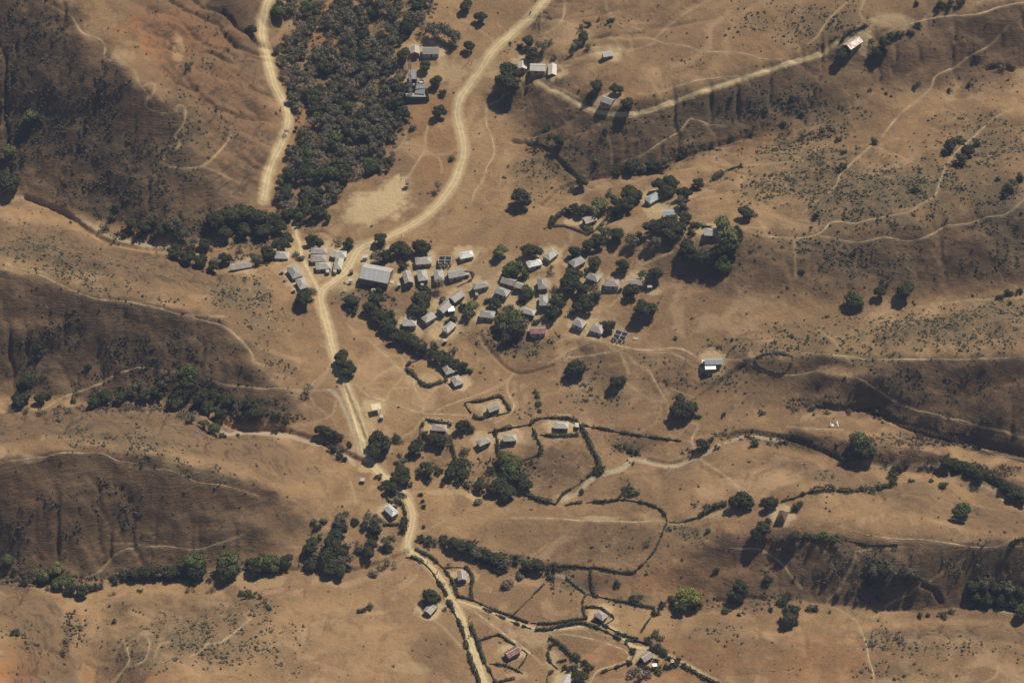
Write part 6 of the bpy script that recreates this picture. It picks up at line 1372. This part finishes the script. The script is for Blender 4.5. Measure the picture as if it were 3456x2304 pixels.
def body_meshes(pose):
    if pose == 'walk': kneeL, footL, toeL, kneeR, footR, toeR = (.10, .16, .48), (.10, .10, .07), (.10, .24, .04), (-.10, .02, .47), (-.10, -.26, .10), (-.10, -.12, .03)
    elif pose == 'sit': kneeL, footL, toeL, kneeR, footR, toeR = (.16, .38, .86), (.17, .22, .44), (.17, .36, .40), (-.16, .38, .86), (-.17, .22, .44), (-.17, .36, .40)
    else: kneeL, footL, toeL, kneeR, footR, toeR = (.11, .02, .48), (.12, 0, .07), (.13, .14, .04), (-.11, .02, .48), (-.12, 0, .07), (-.13, .14, .04)
    arm = {'walk': ((.24, -.10, 1.15), (.25, .05, .92), (-.24, .08, 1.15), (-.25, .24, .98)), 'sit': ((.25, .14, 1.22), (.27, .42, 1.12), (-.25, .14, 1.22), (-.27, .42, 1.12)), 'stand': ((.26, 0, 1.15), (.27, .06, .90), (-.26, 0, 1.15), (-.27, .06, .90))}[pose]
    V = [(0, 0, .92), (0, 0, 1.12), (0, 0, 1.34), (0, .01, 1.47), (0, .02, 1.56), (0, .03, 1.66), (.09, 0, .86), kneeL, footL, toeL, (-.09, 0, .86), kneeR, footR, toeR,
         (.19, 0, 1.40), arm[0], arm[1], (arm[1][0], arm[1][1] + .04, arm[1][2] - .08), (-.19, 0, 1.40), arm[2], arm[3], (arm[3][0], arm[3][1] + .04, arm[3][2] - .08)]
    E = [(0, 1), (1, 2), (2, 3), (3, 4), (4, 5), (0, 6), (6, 7), (7, 8), (8, 9), (0, 10), (10, 11), (11, 12), (12, 13), (2, 14), (14, 15), (15, 16), (16, 17), (2, 18), (18, 19), (19, 20), (20, 21)]
    Rr = [.13, .12, .145, .055, .085, .075, .085, .058, .04, .03, .085, .058, .04, .03, .055, .042, .034, .03, .055, .042, .034, .03]
    b = skin_obj('body', V, E, Rr, m_skin)
    sv = [V[i] for i in (0, 1, 2, 14, 15, 18, 19)]; s_ = skin_obj('shirt', sv, [(0, 1), (1, 2), (2, 3), (3, 4), (2, 5), (5, 6)], [.145, .14, .165, .075, .06, .075, .06], CL['white'])
    tv = [V[0], V[6], V[7], tuple(V[8][:2]) + (V[8][2] + .06,), V[10], V[11], tuple(V[12][:2]) + (V[12][2] + .06,)]
    t_2 = skin_obj('trousers', tv, [(0, 1), (1, 2), (2, 3), (0, 4), (4, 5), (5, 6)], [.15, .10, .078, .06, .10, .078, .06], CL['dark'])
    h_ = skin_obj('hair', [(0, .0, 1.62), (0, .0, 1.70)], [(0, 1)], [.085, .075], m_hair)
    return b, s_, t_2, h_
BODY = {p: body_meshes(p) for p in ('walk', 'stand', 'sit')}
MC = {}
def cloth(me, col):
    k = (me.name, col)
    if k not in MC: q = me.copy(); q.materials.clear(); q.materials.append(CL[col]); MC[k] = q
    return MC[k]
def person(loc, rz, pose, top, bottom, label, group='people walking about the village'):
    r_ = bpy.data.objects.new('person', BODY[pose][0]); COL.objects.link(r_); r_.location = loc; r_.rotation_euler = (0, 0, rz)
    tag(r_, label, 'person', group)
    for nm, me in (('shirt', cloth(BODY[pose][1], top)), ('trousers', cloth(BODY[pose][2], bottom)), ('hair', BODY[pose][3])):
        o = bpy.data.objects.new(nm, me); COL.objects.link(o); o.parent = r_
    return r_
PP = [('Q', 1912, 1262, 2.6, 'walk', 'tan', 'dark', 'person in tan walking down the hedged lower road, rightmost of the walkers there'), ('Q', 1852, 1255, 2.5, 'walk', 'dark', 'dark', 'person in dark clothes by the left hedge of the lower road, right of its partner'),
      ('Q', 1833, 1248, 2.4, 'walk', 'grey', 'dark', 'person in grey close to the left hedge of the lower road, left of its partner'), ('Q', 1765, 1118, 2.4, 'walk', 'blue', 'dark', 'person in blue halfway along the lower road bend'),
      ('Q', 1655, 1010, 2.4, 'walk', 'white', 'dark', 'person in white top at the upper part of the hedged road'), ('R', 440, 855, 3.0, 'walk', 'dark', 'tan', 'person walking on the road below the lane fork'),
      ('R', 445, 1055, 3.0, 'walk', 'blue', 'dark', 'person in blue on the road between the two thick bottom hedges'), ('R', 1158, 1245, .6, 'stand', 'red', 'dark', 'person in red standing by the dark red roofed house gate'),
      ('V', 208, 868, 2.0, 'walk', 'dark', 'dark', 'uppermost of three people walking left of the phone mast'), ('V', 282, 1000, 2.2, 'walk', 'grey', 'dark', 'middle of three people walking left of the phone mast'),
      ('V', 325, 1085, 2.2, 'walk', 'tan', 'dark', 'lowest of three people walking left of the phone mast'), ('A', 2228, 868, 2.8, 'walk', 'tan', 'dark', 'lone person on the left dirt road at its widest bend'),
      ('B', 1066, 1400, 1.0, 'stand', 'tan', 'dark', 'upper of two people beside the raised hut at the playing ground'), ('B', 1068, 1432, 1.0, 'stand', 'dark', 'dark', 'lower of two people beside the raised hut at the playing ground'),
      ('F', 1785, 385, 1.0, 'walk', 'white', 'dark', 'person in white beside the main road above the round trees'), ('B', 1625, 512, 2, 'stand', 'red', 'dark', 'person in red standing near the pale utility pole'),
      ('O', 1145, 715, 2, 'stand', 'white', 'tan', 'person in white on the path below the dark gully mouth tree'), ('G', 1745, 962, 2, 'stand', 'blue', 'dark', 'person in blue below the lower end on house'),
      ('F', 1050, 690, 2, 'stand', 'yellow', 'red', 'person in yellow by the corner of the road fork cluster'), ('I', 1505, 600, 2, 'stand', 'dark', 'dark', 'lone person on the bare knoll slope in the east pasture')]
for c, x, y, a, ps, t1, t2, lb in PP: person(wpt(c, x, y), a, ps, t1, t2, lb)

# ------------------------------------------------------------------ motorcycle with its rider on the main road
m_tyre = wall_mat('black_tyre', (.02, .02, .02), (.03, .03, .03)); m_paint = wall_mat('dark_red_paint', (.16, .02, .02), (.12, .02, .02))
def motorcycle(loc, rz, label):
    r_ = empty('motorcycle', loc, rz); tag(r_, label, 'motorcycle')
    for y in (.66, -.62):
        w_ = MB(); V = []; F = []; n_ = 18
        for k in range(n_):
            a = 6.2832 * k / n_
            for rr_, xx in ((.31, -.05), (.31, .05), (.25, .05), (.25, -.05)): V.append((xx, y + rr_ * math.cos(a), .31 + rr_ * math.sin(a)))
        for k in range(n_):
            for q in range(4): F.append((k * 4 + q, k * 4 + (q + 1) % 4, ((k + 1) % n_) * 4 + (q + 1) % 4, ((k + 1) % n_) * 4 + q))
        w_.add(V, F); wo2 = w_.build('wheel', m_tyre, r_)
        s_ = MB(); 
        for k in range(6): s_.tube((0, y, .31), (0, y + .25 * math.cos(k * 1.047), .31 + .25 * math.sin(k * 1.047)), .02, .02, 4)
        s_.tube((-.07, y, .31), (.07, y, .31), .05, .05, 8); s_.build('spokes', m_steel, wo2)
    f = MB(); f.tube((0, -.62, .31), (0, -.2, .5), .03, .03); f.tube((0, -.2, .5), (0, .35, .75), .04, .04); f.box(-.14, .14, -.18, .22, .22, .55); f.build('engine_frame', m_steel, r_)
    f = MB(); f.tube((-.07, .66, .31), (-.07, .42, .95), .025, .025); f.tube((.07, .66, .31), (.07, .42, .95), .025, .025); f.build('fork', m_steel, r_)
    MB().tube((-.36, .34, 1.02), (.36, .34, 1.02), .02, .02).build('handlebar', m_steel, r_)
    MB().tube((0, .02, .80), (0, .36, .84), .13, .09, 8).build('fuel_tank', m_paint, r_)
    MB().box(-.13, .13, -.68, .02, .72, .82).build('seat', m_tyre, r_)
    MB().tube((0, .48, .86), (0, .56, .85), .09, .09, 10).build('headlight', m_white, r_)
    MB().box(-.06, .06, -.98, -.5, .62, .66).build('mudguard', m_paint, r_)
g = wpt('C', 210, 112); mc = motorcycle(g, 2.45, 'motorcycle driving down the main road at the top of the picture')
ang = 2.45
person((g.x + math.sin(ang) * .15, g.y - math.cos(ang) * .15, g.z - .02), ang, 'sit', 'dark', 'dark', 'rider in dark clothes steering the motorcycle', 'riders on the motorcycle')
person((g.x + math.sin(ang) * .55, g.y - math.cos(ang) * .55, g.z - .0), ang, 'sit', 'white', 'grey', 'passenger in white shirt seated behind the rider', 'riders on the motorcycle')
g = wpt('F', 1108, 985); motorcycle((g.x - 2.6, g.y - 1.0, height(g.x - 2.6, g.y - 1.0)), .8, 'motorcycle parked beside the white covered roadside stall')

# ------------------------------------------------------------------ raised hut on stilts at the playing ground
g = wpt('B', 1118, 1478); r_ = empty('raised_hut', g); tag(r_, 'little raised hut with red brown roof on stilts at the playing ground edge', 'hut')
for i in (-1, 1):
    for j in (-1, 1): MB().tube((i * .8, j * .8, -.4), (i * .75, j * .75, 3.4), .07, .06).build('stilt', m_bark, r_)
MB().box(-.9, .9, -.9, .9, 1.7, 1.8).build('platform', WMT['wood'], r_)
m = MB(); m.slab([(-1.1, -1.1, 3.2), (1.1, -1.1, 3.2), (1.1, 1.1, 3.9), (-1.1, 1.1, 3.9)], .06); m.build('roof', RM['rust'], r_)
m = MB(); m.tube((-.3, -.9, 1.7), (-.3, -1.7, -.2), .04, .04); m.tube((.3, -.9, 1.7), (.3, -1.7, -.2), .04, .04)
for k in range(4): m.tube((-.3, -1.0 - .18 * k, 1.4 - .42 * k), (.3, -1.0 - .18 * k, 1.4 - .42 * k), .03, .03, 4)
m.build('ladder', m_bark, r_)
# blue water tank, white stone marks, slab, rubbish
g = wpt('G', 1742, 968); t2_ = empty('water_tank', g); tag(t2_, 'blue plastic water drum below the lower end on house', 'water tank')
m = MB(); m.tube((0, 0, -.1), (0, 0, 1.0), .5, .5, 14); m.tube((0, 0, 1.0), (0, 0, 1.2), .5, .28, 14); m.build('drum', m_blue, t2_); MB().tube((0, 0, 1.2), (0, 0, 1.28), .2, .2, 12).build('lid', m_tyre, t2_)
def tomb(c, quads, label):
    """low whitewashed masonry laid on the ground"""
    o = wpt(c, *quads[0][0]); r_ = empty('white_marker', o); tag(r_, label, 'whitewashed stones')
    for q in quads:
        P = [wpt(c, *p) - o for p in q]; z = max(p.z for p in P) + .28; m = MB(); m.slab([(p.x, p.y, z) for p in P], .7); m.build('stone_bar', m_white, r_)
CR['X'] = (2770, 1400, 26.133)
tomb('X', [[(825, 710), (885, 700), (960, 1010), (880, 1030)], [(960, 830), (1165, 840), (1130, 1050), (970, 1040)]], 'left whitewashed L shaped block on the dry terrace')
tomb('X', [[(1410, 560), (1470, 560), (1590, 1040), (1510, 1070)], [(1350, 700), (1405, 690), (1430, 780), (1380, 800)]], 'right whitewashed narrow bar on the dry terrace')
g = wpt('I', 1158, 1150); ob = MB().box(-1.1, 1.1, -.8, .8, -.4, .35).build('cement_slab', m_slab); ob.location = g; ob.rotation_euler.z = -.15; tag(ob, 'flat grey cement slab in the grass right of the lower roofless shell', 'cement slab')
g = wpt('F', 1655, 985); r_ = empty('timber_pile', g, -.5); tag(r_, 'pile of pale sawn planks beside the right end of the largest roof', 'timber pile')
for k in range(7): MB().box(-1.6 + .1 * k, 1.5 - .12 * k, -.9 + .26 * k, -.68 + .26 * k, -.2, .16 + .05 * (k % 3)).build('plank', RM['canvas'], r_)
g = wpt('I', 662, 975); 
V = []; F = []
for k in range(16):
    a = 6.2832 * k / 16
    for q in range(6):
        b_ = 6.2832 * q / 6; V.append(((.42 + .13 * math.cos(b_)) * math.cos(a), (.42 + .13 * math.cos(b_)) * math.sin(a), .13 * math.sin(b_)))
for k in range(16):
    for q in range(6): F.append((k * 6 + q, k * 6 + (q + 1) % 6, ((k + 1) % 16) * 6 + (q + 1) % 6, ((k + 1) % 16) * 6 + q))
m = MB(); m.add(V, F); ob = m.build('tyre', m_tyre)
hh = min((h for h in HPOS), key=lambda h: math.hypot(h[0] - W('I', 662, 1000)[0], h[1] - W('I', 662, 1000)[1]))
ob.location = at_z(*W('I', 662, 975), hh[3].location.z + 3.15).tolist(); tag(ob, 'old black tyre holding down the roof of the middle lower right house', 'tyre')
# scraps of pale litter and stones
rs = np.random.default_rng(5); V = []; F = []
spots = [(1300, 800, 'G', 120, 80, 26), (1000, 900, 'G', 90, 60, 20), (1450, 850, 'F', 200, 60, 24), (600, 900, 'F', 80, 80, 16), (1850, 900, 'G', 60, 150, 18), (500, 700, 'G', 120, 60, 18), (650, 480, 'I', 200, 60, 20), (1300, 450, 'H', 120, 60, 24), (300, 1200, 'G', 150, 70, 20), (1600, 180, 'C', 200, 60, 12), (975, 1050, 'F', 90, 60, 40), (1010, 1210, 'F', 90, 60, 30), (700, 1290, 'G', 50, 60, 26), (690, 1200, 'G', 60, 60, 16), (1110, 670, 'C', 40, 30, 14), (1700, 520, 'H', 70, 50, 16), (900, 570, 'S', 120, 50, 22), (2060, 1180, 'N', 90, 50, 24), (1350, 1500, 'M', 60, 60, 10), (340, 1000, 'F', 20, 40, 18), (1170, 580, 'F', 40, 30, 14), (1075, 680, 'F', 40, 60, 16)]
for x, y, c, dx, dy, n_ in spots:
    for k in range(n_):
        g = wpt(c, x + rs.normal() * dx * .6, y + rs.normal() * dy * .6); s_ = rs.uniform(.08, .26); b0 = len(V); a = rs.uniform(0, 6.28)
        for zz in (-.05, s_ * .5):
            for q in range(4): V.append((g.x + s_ * math.cos(a + q * 1.57) * (1 if zz < 0 else .7), g.y + s_ * math.sin(a + q * 1.57) * (1 if zz < 0 else .7), g.z + zz))
        F += [tuple(b0 + i for i in f) for f in ((4, 5, 6, 7), (0, 1, 5, 4), (1, 2, 6, 5), (2, 3, 7, 6), (3, 0, 4, 7))]
me = bpy.data.meshes.new('rubble'); me.from_pydata(V, [], F); me.update(); me.materials.append(wall_mat('pale_rubble', (.55, .5, .44), (.38, .34, .3)))
ob = bpy.data.objects.new('rubble', me); COL.objects.link(ob); tag(ob, 'pale stones and litter strewn on the banks and yards', 'rubble', kind='stuff')

# ------------------------------------------------------------------ the air between the camera and the hills
m_haze = bpy.data.materials.new('haze_air'); m_haze.use_nodes = True
hn = m_haze.node_tree.nodes; hn.clear()
ho = hn.new('ShaderNodeOutputMaterial'); hv = hn.new('ShaderNodeVolumePrincipled')
hv.inputs['Color'].default_value = (.5, .66, 1, 1); hv.inputs['Density'].default_value = 0.00006; hv.inputs['Anisotropy'].default_value = .2
m_haze.node_tree.links.new(hv.outputs[0], ho.inputs['Volume'])
zlo = float(Z.min()) - 1.0; zhi = float(max(Z.max(), CAM[2])) + 15.0
x0, x1, y0, y1 = xs[0] - 5, xs[-1] + 5, min(ys[0], CAM[1]) - 60, ys[-1] + 5
hm = bpy.data.meshes.new('haze')
hm.from_pydata([(x, y, z) for z in (zlo, zhi) for y in (y0, y1) for x in (x0, x1)], [], [(0, 2, 3, 1), (4, 5, 7, 6), (0, 1, 5, 4), (2, 6, 7, 3), (0, 4, 6, 2), (1, 3, 7, 5)])
hm.materials.append(m_haze)
hz = bpy.data.objects.new('haze', hm); COL.objects.link(hz)
tag(hz, 'thin blue air haze over the valley', 'haze', kind='stuff')
